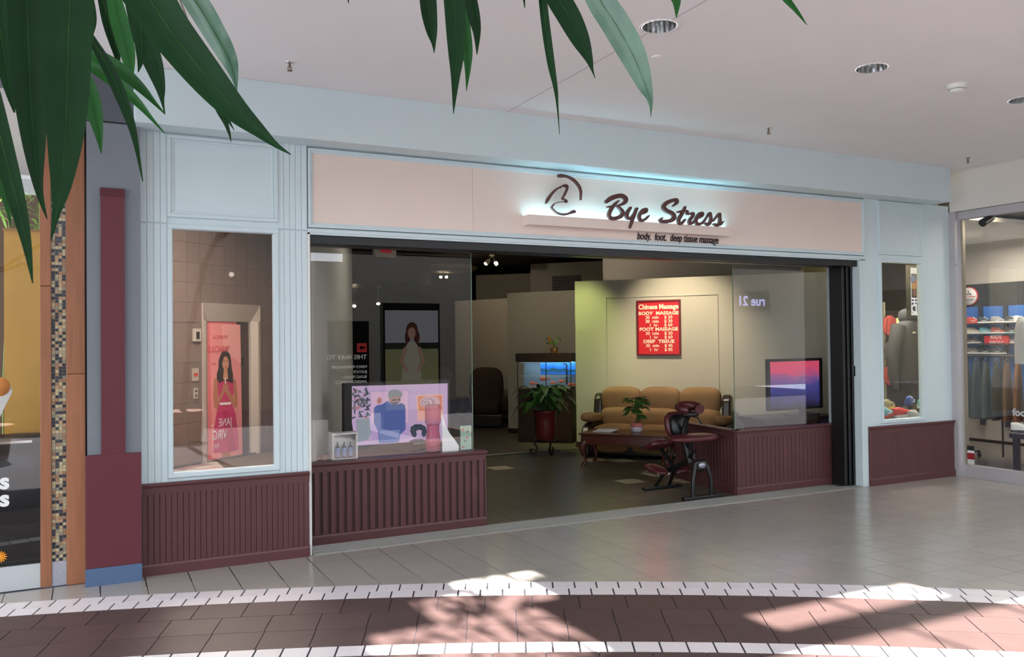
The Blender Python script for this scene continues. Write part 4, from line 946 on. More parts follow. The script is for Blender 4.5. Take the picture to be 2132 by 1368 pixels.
# ================================================================ left neighbour shop interior
ln = struct(empty('wall_left_shop')); mb = MB(); thick(mb,(-4,3.6),(.2,3.6),.05,0,3.7); thick(mb,(.02,.2),(.15,3.6),.05,0,3.7); obj('wall_panel', mb, mat('left shop wall',(92,68,46),.8,noise=.1,scale=3), ln)
lfl = struct(empty('floor_left_shop')); box('slab', (-4,.3,.12,3.7,-.1,-.003), mat('left shop floor',(70,72,80),.2,noise=.4,scale=1.6), lfl)
lce = struct(empty('ceiling_left_shop')); box('ceiling_board', (-4,.3,.3,3.7,3.6,3.7), m_ceil, lce)
a = PY(8,480,1.2); b = PY(83,480,1.2)
yp = thing('yellow_partition','mustard yellow wall panel inside the left neighbour window','partition',(a.x,1.2,0))
box('panel', (0,.85,0,.06,.0,a.z), mat('mustard',(204,156,62),.6,noise=.1,scale=3), yp); box('cap', (-.01,.86,-.01,.07,a.z,a.z+.02), mat('mustard cap',(150,110,50),.6), yp)
bp = thing('window_bamboo','light green leafy bamboo growing above the mustard panel in the window','plant',(a.x+.2,1.75,0)); rnd = random.Random(11)
box('trough', (-.3,.5,-.1,.12,0,.5), m_dark, bp)
for k in range(6): obj('cane', MB().tube([(-.25+k*.13,0,.4),(-.25+k*.13,.02,1.4),(-.2+k*.12,0,2.95+.1*(k%3))],[.012,.011,.005],6), mat('cane',(120,140,60),.5), bp)
for k in range(26):
    mb = MB(); q = V(rnd.uniform(-.35,.6),rnd.uniform(-.1,.1),rnd.uniform(2.72,3.2))
    for j in range(5): an = rnd.uniform(0,6.28); leaf_mesh(mb,q,V(math.cos(an),math.sin(an)*.5,rnd.uniform(-.5,.6)),V(0,0,1),.17,.03,.5,4)
    obj('leaf_spray', mb, mat('bamboo leaf',(140,190,70),.5,noise=.3,scale=12), bp)
dc = thing('dark_counter','black rounded counter low in the left neighbour window','counter',(PY(40,900,1.0).x,1.0,0))
mb = MB(); mb.cush((0,.1,.62),.55,.25,.42,2.6,10); obj('hood', mb, m_blk, dc); box('counter_base', (-.5,.5,-.1,.35,0,.5), m_blk, dc, bevel=.02); box('chrome_rail', (-.35,.1,-.16,-.14,.98,1.0), m_chrome, dc)
ts_ = thing('tilted_sign_board','white tilted board with an orange disc at the left edge','sign board',(PY(-2,850,.6).x,.6,0))
z9 = PY(0,800,.6).z; mb = MB(); mb.prism([(-.25,0,z9-.35),(-.05,0,z9-.38),(.09,0,z9-.06),(.07,0,z9+.0),(-.25,0,z9+.02)],(0,.02,0)); obj('board', mb, m_white, ts_)
o = obj('disc', MB().lathe([(.0,.012),(.07,.01),(.075,0)],(0,0,0),20), mat('orange',(230,140,40),.5), ts_, (.0,0,z9-.02)); o.rotation_euler.x = math.pi/2; obj('post', MB().tube([(-.1,.01,0),(-.1,.01,z9-.3)],.015,8), m_black, ts_)
m_dec = mat('decal white',(240,240,240),.5)
gl = thing('window_lettering','white serif letters on the left neighbour glass at the image edge','lettering',(PY(8,1020,.088).x,.088,PY(8,1020,.088).z))
for py in (1018,1054):
    q = PY(-1,py,.086); adopt(text('letter','s',.16,m_dec,None,face_mtx((q.x,.086,q.z),V(1,0,0)),.0005,0,'LEFT',1,.006),gl)
fd = thing('flower_decal','orange flower sticker low on the left neighbour glass','sticker',(PY(0,1160,.086).x,.086,PY(0,1160,.086).z))
mb = MB()
for k in range(14):
    an = k*2*math.pi/14; c,s = math.cos(an),math.sin(an); mb.prism([(c*.02-s*.008,0,s*.02+c*.008),(c*.048,0,s*.048),(c*.02+s*.008,0,s*.02-c*.008)],(0,.001,0))
mb.prism([(math.cos(k*.5236)*.022,0,math.sin(k*.5236)*.022) for k in range(12)],(0,.0012,0)); obj('petals', mb, mat('petal orange',(240,150,30),.5), fd)
lp = bpy.data.lights.new('left_shop_light','AREA'); lp.energy = 20; lp.size = 1.2; lp.color = (1,.85,.6); o = link('left_shop_light', lp, None, (-1.2,1.4,3.5))

# ================================================================ right shoe shop
m_sfl = mat('shoe shop floor',(104,98,92),.25,noise=.2,scale=2); m_sw = mat('shoe shop wall',(176,170,160),.7)
fl = struct(empty('floor_shoe_shop')); box('slab', (XR+.12,15,-5,4,-.1,-.003), m_sfl, fl); box('wood_inlay', (XR+.12,10.75,-4,.6,-.002,.004), mat('wood inlay',(206,170,110),.4,noise=.1,scale=8), fl)
cl = struct(empty('ceiling_shoe_shop')); box('ceiling_board', (XR+.12,15,-5,4,3.42,3.5), mat('shoe shop ceiling',(140,134,120),.8), cl)
XS = 13.2
sw_ = struct(empty('wall_shoe_display')); box('wall_panel', (XS,XS+.1,-5,4,0,3.42), m_sw, sw_)
zz1 = PX(2060,590,XS).z; zz0 = PX(2060,638,XS).z
box('dark_band', (XS-.03,XS,-4,4,zz0,zz1), mat('charcoal band',(44,42,44),.6), sw_)
mb = MB(); thick(mb,(XR+.2,.05),(XS+.1,2.9),-.05,0,3.42); obj('side_wall', mb, m_sw, sw_)
m_bluep = mat('blue display panel',(58,112,190),.5); m_shelf = mat('dark shelf',(40,44,60),.5)
ys = [PX(x,700,XS).y for x in (1985,2049,2101,2180)]
du = thing('shoe_display_unit','blue backed shoe display with dark shelves behind the right shop glass','shelving',(XS,ys[1],0))
for k in range(3):
    y0,y1 = sorted((ys[k]-ys[1],ys[k+1]-ys[1])); box('back_panel', (-.05,-.03,y0+.03,y1-.03,.5,zz0), m_bluep, du); box('upright', (-.10,-.03,y1-.03,y1+.03,.3,zz0), m_shelf, du)
rows = [PX(2060,y,XS-.1).z for y in (671,693,713,735)]
for z in rows: box('shelf', (-.28,-.03,ys[3]-ys[1],ys[0]-ys[1],z-.03,z-.012), m_shelf, du)
SHOE = {}
def shoe_meshes():
    if SHOE: return SHOE
    mb = MB(); n = 14; L = .24; prof = []; st = []
    for i in range(n+1):
        t = i/n; x = -L/2+L*t; w = .026+.016*math.sin(math.pi*min(1,t*1.05))**.6 if 0 < t < 1 else .014
        hgt = .085-.05*min(1,max(0,(t-.28)/.55)) if t > .28 else .078+.01*t/.28
        if t > .95: hgt = .02
        st.append((x,w,hgt))
    seg = 8; vs = []
    for x,w,hh in st:
        for k in range(seg+1): a = math.pi*k/seg; vs.append((x,math.cos(a)*w,.022+math.sin(a)**.7*hh))
    fs = [(i*(seg+1)+k,(i+1)*(seg+1)+k,(i+1)*(seg+1)+k+1,i*(seg+1)+k+1) for i in range(n) for k in range(seg)]
    mb.add(vs,fs,True); mb.add(vs[:seg+1],[list(range(seg+1))]); mb.add(vs[-seg-1:],[list(range(seg+1))[::-1]])
    SHOE['upper'] = mb
    so = [(x,w*1.12) for x,w,_ in st]; pts = [(x,w,0) for x,w in so]+[(x,-w,0) for x,w in so[::-1]]; mb = MB().prism(pts[::-1],(0,0,.024)); SHOE['sole'] = mb
    mb = MB()
    for k in range(4): mb.tube([(-.01+k*.018,-.022,.088-k*.009),(-.01+k*.018,0,.104-k*.011),(-.01+k*.018,.022,.088-k*.009)],.004,5)
    SHOE['laces'] = mb
    sw = [(-.02,.0,.05),(.03,0,.035),(.07,0,.05)]; mb = MB().prism([(-.06,-.043,.045),(.0,-.043,.032),(.06,-.041,.055),(.0,-.043,.044)],(0,.004,0)); SHOE['side_mark'] = mb
    return SHOE
def shoe(loc, rz, up, so_, label, group, sc=1.0, lace=(230,230,230), tilt=0):
    t = thing('sneaker', label, 'shoe', loc, rz, group); t.scale = (sc,sc,sc); t.rotation_euler.y = tilt
    for k,c in (('sole',so_),('upper',up),('laces',lace),('side_mark',lace)):
        o = link(k, SH(k,c), t)
    return t
_shc = {}
def SH(k,c):
    if (k,c) not in _shc: shoe_meshes(); _shc[(k,c)] = SHOE[k].mesh(k, mat('shoe %s' % (c,), c, .5))
    return _shc[(k,c)]
W_ = (235,232,224); Bk = (44,44,48)
srow = [[(2011,W_,W_),(2029,(196,70,60),(220,90,70)),(2052,(60,66,70),W_),(2080,(140,138,140),W_),(2109,Bk,W_),(2128,(210,210,205),W_)],
 [(2011,W_,W_),(2028,(216,206,180),W_),(2055,(120,190,200),W_),(2080,(190,84,76),W_),(2110,(60,60,64),(170,200,190))],
 [(2012,(150,60,60),W_),(2028,(96,60,62),W_),(2110,(110,108,104),W_)],
 [(2028,(140,134,120),W_),(2054,(70,64,64),W_),(2078,(80,80,84),W_)]]
rown = ['top','second','third','bottom']; cn = {0:'first',1:'second',2:'third',3:'fourth',4:'fifth',5:'sixth'}
for r,l in enumerate(srow):
    for c,(px,up,so_) in enumerate(l):
        q = PX(px,690,XS-.17); shoe((XS-.17,q.y,rows[r]-.012), math.radians(-82), up, so_, '%s sneaker from the left on the %s shelf of the blue display' % (cn[c],rown[r]),'sneakers on the blue display',1.0)
q = PX(2079,713,XS-.2); sgn = thing('kids_sign','red KIDS sign on the blue shoe display','sign',(XS-.24,q.y,rows[2]-.04))
w_ = abs(PX(2050,713,XS-.24).y-PX(2100,713,XS-.24).y)/2; hgt = PX(2079,705,XS-.24).z-PX(2079,724,XS-.24).z
box('panel', (-.02,.02,-w_,w_,0,hgt), mat('sign red',(206,36,40),.5), sgn)
for s_,z_,sz in (('KIDS',.10,.085),('SIZES 3.5-7',.03,.05)): text('lettering', s_, sz, m_white, sgn, face_mtx((-.022,0,z_),V(0,-1,0)), .001, 0, 'CENTER')
q = PX(2018,617,XS-.06); rd = thing('round_sign','white round Foot Locker sign with red rim above the shoe shelves','sign',(XS-.05,q.y,q.z)); rr = .155
o = obj('rim', MB().lathe([(rr,0),(rr,.02),(rr-.01,.024),(0,.024)],(0,0,0),32), mat('sign rim red',(190,50,50),.5), rd); o.rotation_euler.y = -math.pi/2
o = obj('disc', MB().lathe([(rr-.012,.022),(rr-.012,.027),(0,.027)],(0,0,0),32), m_white, rd); o.rotation_euler.y = -math.pi/2
text('lettering','Foot Locker',.05,mat('sign red',(206,36,40),.5),rd,face_mtx((-.03,0,-.02),V(0,-1,0)),.001,0,'CENTER'); text('lettering','APPROVED',.038,m_black,rd,face_mtx((-.03,0,-.07),V(0,-1,0)),.001,0,'CENTER')
mb = MB(); mb.tube([(-.03,-.05,.03),(-.03,0,.06),(-.03,.05,.03),(-.03,-.05,.03)],.006,5); mb.tube([(-.03,0,.06),(-.03,.0,.09),(-.03,.015,.1)],.005,5); obj('hanger_mark', mb, m_black, rd)
# clothes rail
XK = 11.3
q0 = PX(2015,745,XK); q1 = PX(2160,745,XK); rk = thing('clothes_rack','black wheeled clothes rail inside the shoe shop window','clothes rack',((q0.x+q1.x)/2,(q0.y+q1.y)/2,0))
hl = abs(q0.y-q1.y)/2+.15; zr_ = PX(2060,742,XK).z
obj('top_rail', MB().tube([(0,-hl,zr_),(0,hl,zr_)],.014,8), m_black, rk); obj('base_rail', MB().tube([(0,-hl,.28),(0,hl,.28)],.022,8), m_black, rk)
for s in (-.8,0,.8): obj('post', MB().tube([(0,s*hl,.08),(0,s*hl,zr_)],.014,8), m_black, rk)
for s in (-.8,.8):
    obj('foot', MB().tube([(-.25,s*hl,.09),(.25,s*hl,.09)],.016,8), m_black, rk)
    for e in (-.25,.25): mb = MB(); mb.cush((e,s*hl,.04),.04,.02,.04,2.2,5); obj('wheel', mb, m_black, rk)
cols_g = [(58,62,66),(70,74,70),(84,88,78),(52,50,48),(120,86,56),(140,92,58),(110,108,96),(150,146,130)]
rnd = random.Random(5)
def garment(mb, wdt, ht, th, seed):
    r = random.Random(seed); n = 10; vs = []
    for j in range(7):
        t = j/6; z = -ht*t; wz = wdt*(.35+.65*min(1,t*4)) if t < .25 else wdt*(1+.1*t)
        for i in range(n):
            a = 2*math.pi*i/n; fold = 1+.25*math.sin(3*a+seed)*t; vs.append((math.cos(a)*wz/2,math.sin(a)*th*fold*(.5+.5*t),z))
    fs = [(j*n+i,j*n+(i+1)%n,(j+1)*n+(i+1)%n,(j+1)*n+i) for j in range(6) for i in range(n)]
    mb.add(vs,fs,True); mb.add(vs[:n],[list(range(n))])
for k,c in enumerate(cols_g):
    yk = rk.location.y+hl-.12-k*(2*hl-.24)/7
    t = thing('hanging_garment',['first','second','third','fourth','fifth','sixth','seventh','eighth'][k]+' garment from the left hanging on the wheeled clothes rail','garment',(rk.location.x,yk,zr_-.08),math.radians(20),'garments on the rail')
    mb = MB(); garment(mb,.42,.80,.05,k); obj('cloth', mb, mat('cloth %d' % k,c,.9,noise=.15,scale=12), t); obj('hanger', MB().tube([(-.17,0,.0),(0,0,.04),(.17,0,0)],.006,5), m_black, t); obj('hook', MB().tube([(0,0,.04),(0,0,.07),(.015,0,.09),(0,0,.1)],.004,5), m_chrome, t)
q = PX(2118,905,10.6); tbl = thing('display_table','dark display table with slim legs behind the right glass','table',(10.42,PX(2118,905,10.2).y-.38,0))
zt = PX(2110,900,10.2).z; box('table_top', (-.35,.55,-.5,.40,zt-.06,zt), m_shelf, tbl, bevel=.004)
for sx in (-.3,.5):
    for sy in (-.45,.34): box('leg', (sx-.03,sx+.03,sy-.03,sy+.03,0,zt-.06), m_shelf, tbl)
shoe((10.3,PX(2122,885,10.3).y-.05,zt), math.radians(-60), (225,225,220), (60,60,64),'white sneaker on the dark display table at the right edge','table sneaker',1.1)
jy = thing('white_jersey','pale grey long sleeved jersey on a stand at the right image edge','jersey',(10.72,PX(2136,700,10.72).y,0), math.radians(35)); m_jy = mat('jersey grey',(196,198,196),.8,noise=.06,scale=9)
def torso(par, zt, zb, m, wd=1.0, sleeve_out=.40):
    n = 12; vs = []; mb = MB()
    for z,wx,wy in ((zb,.26,.13),(zb+.1,.25,.13),(zt-.35,.24,.13),(zt-.16,.27,.12),(zt-.07,.19,.10),(zt-.02,.09,.08)): vs += [(math.cos(2*math.pi*i/n)*wx*wd,math.sin(2*math.pi*i/n)*wy*wd,z) for i in range(n)]
    mb.add(vs,[(j*n+i,j*n+(i+1)%n,(j+1)*n+(i+1)%n,(j+1)*n+i) for j in range(5) for i in range(n)],True); obj('body', mb, m, par)
    for s in (-1,1): obj('sleeve', MB().tube([(s*.20*wd,0,zt-.11),(s*.32*wd,-.02,zt-.36),(s*sleeve_out*wd,-.04,zb+.05)],[.085*wd,.07*wd,.05*wd],10), m, par)
torso(jy, 2.02, 1.40, m_jy); obj('stand', MB().tube([(0,0,0),(0,0,1.45)],.015,8), m_chrome, jy); obj('foot', MB().lathe([(.18,0),(.18,.015),(.02,.03)],(0,0,0),20), m_chrome, jy)
# window stickers on the shoe shop glass
q = PX(2108,865,XR+.068); wl = thing('glass_lettering','pale letters "foot" on the right shop glass','lettering',(XR+.068,q.y,q.z)); text('lettering','foot',.12,mat('decal grey',(190,190,190),.5),wl,face_mtx((0,0,0),V(0,-1,0)),.0005,fat=.004)
q = PX(2020,948,XR+.066); st = thing('door_sticker','small black white and red stickers low on the right shop glass','sticker',(XR+.066,q.y,q.z)); 
for i,(c,z0_,z1_) in enumerate((((30,30,32),.06,.12),((230,230,230),.03,.06),((150,30,34),-.05,.03),((210,206,200),-.11,-.05))): box('sticker', (-.001,.001,-.055,.055,z0_,z1_), mat('sticker %d' % i,c,.5), st)
# ceiling lamps of the shoe shop
for i,(px,py,zz_) in enumerate(((2060,441,3.40),(2012,493,3.40),(2125,510,3.40),(2085,540,3.40))):
    q = PZ(px,py,3.40)
    if q.x > 14.5: q = PX(px,py,14.3)
    t = thing('ceiling_light_panel',['nearest','left','right','farthest'][i]+' flat light panel in the shoe shop ceiling','lamp',(q.x,q.y,3.405),0,'shoe shop light panels'); box('frame', (-.32,.32,-.17,.17,0,.012), m_white, t); box('diffuser', (-.30,.30,-.15,.15,-.006,0), emi('shop panel',(255,236,200),9), t)
q = PZ(2055,455,3.2); tl = thing('shop_spotlight','black spotlight hanging from the shoe shop ceiling','spotlight',(q.x,q.y,3.2)); obj('stem', MB().tube([(0,0,0),(0,0,.22)],.01,6), m_white, tl); obj('head', MB().tube([(-.09,0,-.06),(.09,0,.02)],[.05,.045],10), m_black, tl)
for loc,e in (((11.0,-1.0,3.3),36),((12.2,1.0,3.2),40)):
    l = bpy.data.lights.new('shoe_shop_light','AREA'); l.energy = e; l.size = 1.0; l.color = (1,.93,.82); link('shoe_shop_light', l, None, loc)

# ================================================================ shoe shop mirrored in the narrow pane, reflection built as a room behind
nw = struct(empty('wall_niche')); mb = MB(); thick(mb,(8.30,.18),(11.2,2.6),-.04,0,3.8); thick(mb,(10.2,2.9),(13.4,2.9),.05,0,3.8); thick(mb,(9.72,.18),(12.9,2.55),-.04,0,3.8)
obj('wall_panel', mb, mat('niche wall',(196,186,150),.7), nw)
nf = struct(empty('floor_niche')); box('slab', (8.3,13.4,.17,2.95,-.1,0), m_sfl, nf); box('podium', (8.45,9.75,.2,.95,0,.70), m_shelf, nf)
nc = struct(empty('ceiling_niche')); box('ceiling_board', (8.3,13.4,.17,2.95,3.3,3.36), m_white, nc)
l = bpy.data.lights.new('niche_light','AREA'); l.energy = 120; l.size = .8; l.color = (1,.94,.82); link('niche_light', l, None, (9.8,1.2,3.25))
PN = 1.0
a,b = PY(1888,552,PN),PY(1935,552,PN); zb_ = PY(1892,662,PN).z; za = PY(1892,552,PN).z
ps = thing('framed_poster','black framed shoe poster with mirrored white capitals in the narrow pane','poster',((a.x+b.x)/2,PN,zb_)); w = (b.x-a.x)/2; h = za-zb_
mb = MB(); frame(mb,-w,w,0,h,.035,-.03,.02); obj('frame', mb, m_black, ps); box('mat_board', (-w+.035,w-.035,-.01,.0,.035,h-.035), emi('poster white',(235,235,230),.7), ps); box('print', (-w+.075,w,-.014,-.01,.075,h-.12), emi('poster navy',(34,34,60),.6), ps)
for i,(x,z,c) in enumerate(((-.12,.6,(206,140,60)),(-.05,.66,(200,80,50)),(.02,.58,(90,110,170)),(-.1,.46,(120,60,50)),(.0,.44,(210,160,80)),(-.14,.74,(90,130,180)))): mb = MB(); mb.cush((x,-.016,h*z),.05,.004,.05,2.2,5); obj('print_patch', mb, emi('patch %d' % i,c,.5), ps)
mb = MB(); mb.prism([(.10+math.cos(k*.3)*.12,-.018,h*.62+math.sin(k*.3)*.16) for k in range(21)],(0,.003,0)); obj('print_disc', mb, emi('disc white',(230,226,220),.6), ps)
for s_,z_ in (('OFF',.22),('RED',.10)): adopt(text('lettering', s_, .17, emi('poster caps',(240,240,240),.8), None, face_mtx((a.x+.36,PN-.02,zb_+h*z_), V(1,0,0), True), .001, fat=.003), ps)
q = PY(1895,700,1.15); hd = thing('hooded_jacket','dark hooded training jacket on a display form in the narrow pane','jacket',(q.x,1.15,0)); zt = PY(1895,662,1.15).z; zb_ = PY(1895,790,1.15).z
m_jk = mat('charcoal jersey',(58,58,62),.9,noise=.1,scale=10); mb = MB(); n = 12; vs = []
for z,wx,wy in ((zb_,.30,.15),(zb_+.1,.29,.15),(zt-.35,.28,.15),(zt-.16,.31,.14),(zt-.07,.22,.12),(zt-.03,.10,.09)):
    vs += [(math.cos(2*math.pi*i/n)*wx,math.sin(2*math.pi*i/n)*wy,z) for i in range(n)]
mb.add(vs,[(j*n+i,j*n+(i+1)%n,(j+1)*n+(i+1)%n,(j+1)*n+i) for j in range(5) for i in range(n)],True); obj('body', mb, m_jk, hd)
for s in (-1,1): obj('sleeve', MB().tube([(s*.24,0,zt-.12),(s*.36,-.02,zt-.4),(s*.42,-.04,zb_+.1),(s*.40,-.06,zb_-.12)],[.10,.085,.07,.05],10), m_jk, hd)
mb = MB(); mb.cush((0,.02,zt+.02),.14,.13,.12,2.3,7); obj('hood', mb, m_jk, hd); obj('stand', MB().tube([(0,0,.0),(0,0,zb_)],.02,8), m_black, hd); box('collar_tag', (-.16,-.06,-.11,-.10,zt+.02,zt+.06), mat('tag red2',(200,50,40),.5), hd); box('chest_mark', (-.14,-.09,-.16,-.15,zt-.22,zt-.20), m_white, hd)
for i,(px,py,y,rz,up,so_,lab) in enumerate(((1850,845,.62,20,(150,146,110),(226,206,80),'olive sneaker with yellow sole at the left of the narrow pane'),(1895,838,.75,25,(40,80,160),(40,50,90),'blue sneaker behind the red one in the narrow pane'),(1919,842,.92,30,(80,180,150),(210,230,220),'mint green sneaker at the right of the narrow pane'),(1845,862,.45,15,(90,160,170),(200,60,50),'teal sneaker with red sole in the narrow pane'),(1883,862,.42,-25,(206,40,36),(230,230,230),'bright red sneaker at the front of the narrow pane'),(1905,873,.32,10,(190,190,190),(60,60,60),'grey and black sneaker lowest in the narrow pane'))):
    q = PY(px,py,y); zb2 = .70; t = shoe((q.x,y,max(zb2,q.z-.03)), math.radians(rz), up, so_, lab, 'sneakers in the narrow pane', 1.2, (236,236,236) if i%2 else (40,40,40), -.1 if q.z-.03 > zb2+.03 else 0)
    if q.z-.03 > .73: box('riser', (-.1,.1,-.05,.05,(.70-(q.z-.03))/1.2,0), m_glass, t)
ck = thing('colour_display','dim red and grey tops on a pole, back left of the narrow pane','clothing',(PY(1853,700,1.9).x,1.9,0))
for i,(z,c) in enumerate(((2.1,(150,54,46)),(1.72,(60,58,60)),(1.34,(150,50,44)))):
    g_ = empty('top'); g_.parent = ck; g_.scale = (.5,.5,.5); g_.location = (.02*(i%2),0,z*.5); torso(g_, z, z-.62, mat('folded %d' % i,c,.8), .8, .3)
obj('pole', MB().tube([(0,0.1,0),(0,.1,2.3)],.02,8), m_chrome, ck); box('lamp_panel', (.1,.16,-.06,-.04,1.85,2.05), emi('yellow lamp',(240,220,120),2), ck)
# ================================================================ hanging ficus leaves near the camera
m_lf = mat('ficus leaf', (12,42,16), .5, noise=.25, scale=14, bump=.05, spec=.09); m_lf2 = mat('ficus leaf young', (24,76,24), .5, noise=.2, scale=14, spec=.15); m_lfp = mat('ficus leaf waxy', (58,90,70), .3, noise=.25, scale=20, bump=.1)  # last, paler leaf colour holds the sky light falling on it
m_rib = mat('leaf midrib', (44,84,36), .6, spec=.1); m_bark = mat('ficus bark', (96,86,74), .85, noise=.3, scale=20, bump=.4)
def ficus_leaf(tree, pts, k0, k1, m, fold=.55, rib=True):
    """pts: (px, py, width px) from base to tip; k0..k1 distance from the lens along the leaf"""
    P = catmull([(*p,) for p in pts], 5); n = len(P); c = []; ws = []
    for i,(x,y,w) in enumerate(P):
        k = k0+(k1-k0)*i/(n-1); c.append(PK(x,y,k)); ws.append(max(.0006,w)*k/FPX)
    vs = []; A = (-1,-.55,0,.55,1)
    for i in range(n):
        t = (c[min(i+1,n-1)]-c[max(i-1,0)]).normalized(); view = (c[i]-CAM).normalized(); s = t.cross(view).normalized(); nn = s.cross(t)
        if nn.dot(view) < 0: nn = -nn
        w = ws[i]/2
        for a in A: vs.append(c[i]+s*(a*w)+nn*(-abs(a)*w*fold+.04*w*math.sin(i*1.3+a*3)))
    m_ = len(A); fs = [(i*m_+j,i*m_+j+1,(i+1)*m_+j+1,(i+1)*m_+j) for i in range(n-1) for j in range(m_-1)]
    lf = adopt(obj('leaf', MB().add(vs,fs,True), m), tree)
    if rib:
        view = (c[n//2]-CAM).normalized(); off = -view*.0006
        adopt(obj('midrib', MB().tube([q+off for q in c[:-2]],[max(.0002,.0006*(1-i/n)) for i in range(n-2)],5), m_rib), lf)
    return c[0]
tr = thing('ficus_tree','ficus tree whose long dark green leaves hang into the top of the picture','tree',(-1.45,-7.9,0))
obj('planter', MB().lathe([(.28,0),(.32,.03),(.38,.5),(.40,.52),(.40,.56),(.34,.56)],(0,0,0),28), mat('planter clay',(140,90,70),.7), tr); obj('trunk', MB().tube([(0,0,.5),(.05,.03,1.3),(0,.1,2.1),(.1,.2,2.9)],[.06,.055,.05,.045],12), m_bark, tr)
LV = [ # (points, k0, k1, material)
 ([(150,-330,10),(148,-180,70),(145,0,88),(141,120,88),(137,260,74),(128,380,42),(118,440,18),(106,502,2)],.86,.80,m_lf),
 ([(48,-320,10),(52,-160,66),(56,0,72),(62,160,68),(70,290,46),(80,390,18),(98,456,2)],.92,.9,m_lf),
 ([(-50,60,20),(-20,200,40),(12,330,40),(38,430,32),(56,510,18),(68,590,2)],.80,.78,m_lf),
 ([(-22,-160,30),(-8,0,46),(8,110,40),(22,190,22),(30,235,3)],.98,.98,m_lf),
 ([(150,-200,12),(240,-90,70),(312,0,92),(358,69,88),(433,164,74),(490,228,54),(543,275,28),(575,302,12),(606,322,2)],.74,.72,m_lf),
 ([(340,-80,20),(405,0,48),(448,70,46),(475,120,36),(487,155,18),(493,188,2)],.95,.98,m_lfp),
 ([(150,10,8),(190,80,16),(225,140,24),(252,200,24),(275,265,16),(287,320,8),(297,378,2)],.95,.95,m_lf),
 ([(140,80,10),(190,110,26),(245,142,30),(290,180,22),(320,212,10),(344,238,2)],1.15,1.12,m_lf2),
 ([(140,110,8),(190,138,20),(245,175,26),(285,212,18),(315,246,8),(343,278,2)],1.12,1.1,m_lf2),
 ([(225,-60,14),(245,30,34),(262,95,34),(270,140,20),(272,178,2)],1.2,1.2,m_lf2),
 ([(270,0,20),(300,80,42),(320,135,38),(333,180,22),(338,210,8),(343,236,2)],1.1,1.1,m_lf),
 ([(278,-30,14),(292,50,30),(295,100,26),(292,130,12),(288,150,2)],1.0,1.0,m_lf),
 ([(168,130,10),(182,180,32),(194,225,34),(204,270,20),(211,320,2)],1.1,1.1,m_lf2),
 ([(186,-30,6),(193,20,12),(196,48,9),(193,76,1)],1.15,1.15,m_lf),
 ([(205,-30,12),(228,50,26),(243,110,16),(246,140,2)],1.22,1.2,m_lf),
 ([(432,180,8),(456,228,14),(470,256,10),(478,280,5),(481,296,1)],1.25,1.25,m_lf),
 ([(455,215,5),(472,245,8),(481,260,4),(488,272,1)],1.25,1.25,m_lf),
 ([(90,-40,20),(96,60,30),(100,140,20),(98,200,2)],1.05,1.05,m_lf),
 ([(-10,330,10),(0,380,22),(14,420,14),(22,470,2)],1.2,1.2,m_lf2),
 ([(886,-140,10),(889,-40,32),(893,20,34),(899,65,24),(903,90,10),(904,111,1)],1.5,1.5,m_lf),
 ([(940,-150,12),(944,-40,42),(948,40,42),(950,110,34),(948,165,18),(944,238,1)],1.45,1.45,m_lf),
 ([(958,-60,12),(965,30,22),(972,100,24),(974,140,14),(971,190,1)],1.55,1.55,m_lf2),
 ([(962,-120,10),(976,-20,26),(987,35,26),(993,70,16),(993,115,1)],1.5,1.5,m_lf),
 ([(1085,-60,6),(1090,-10,6),(1093,18,1)],1.6,1.6,m_lf),
 ([(1118,-120,8),(1128,-20,16),(1137,60,18),(1147,130,16),(1157,185,9),(1161,225,4),(1165,280,1)],1.4,1.4,m_lf),
 ([(1105,-120,12),(1150,-25,44),(1185,35,48),(1210,85,38),(1226,122,18),(1233,145,6),(1239,163,1)],1.4,1.38,m_lf),
 ([(1180,-150,16),(1238,-20,50),(1282,50,58),(1318,115,54),(1342,175,34),(1354,210,12),(1355,244,1)],1.25,1.2,m_lfp),
 ([(1402,-80,10),(1406,-15,24),(1409,8,16),(1408,38,1)],1.6,1.6,m_lf2),
 ([(1590,-60,8),(1630,-10,14),(1656,20,9),(1680,52,1)],1.5,1.5,m_lf2),
 ([(722,-40,5),(724,-8,5),(726,8,1)],1.6,1.6,m_lf),
]
ends = []
for pts,k0,k1,m in LV: ends.append(ficus_leaf(tr, pts, k0, k1, m))
hub = [V(-.35,-6.75,2.75), V(.55,-6.0,2.9)]
adopt(obj('branch', MB().tube([V(-1.35,-7.7,2.85),V(-.9,-7.3,3.0),V(-.35,-6.75,2.75),V(-.05,-6.3,2.5)],[.03,.024,.016,.008],8), m_bark), tr)
adopt(obj('branch', MB().tube([V(-1.35,-7.7,2.85),V(-.6,-7.0,3.3),V(.55,-6.0,2.9),V(1.1,-5.8,2.7)],[.03,.022,.014,.007],8), m_bark), tr)
for (pts,k0,k1,m),e in zip(LV,ends):
    x,y = pts[0][0],pts[0][1]
    g = PK(x*.75,-90,k0) if x < 700 and y > -60 else PK(x,y-90,k0+.02)
    h = min(hub, key=lambda q:(q-g).length); adopt(obj('petiole', MB().tube([e,g],[.0012,.0016],5), m_bark), tr)
    if y <= -60 or x < 700: adopt(obj('twig', MB().tube([g,V((g.x+h.x)/2,(g.y+h.y)/2,max(g.z,h.z)+.06),h],[.0016,.002,.004],5), m_bark), tr)
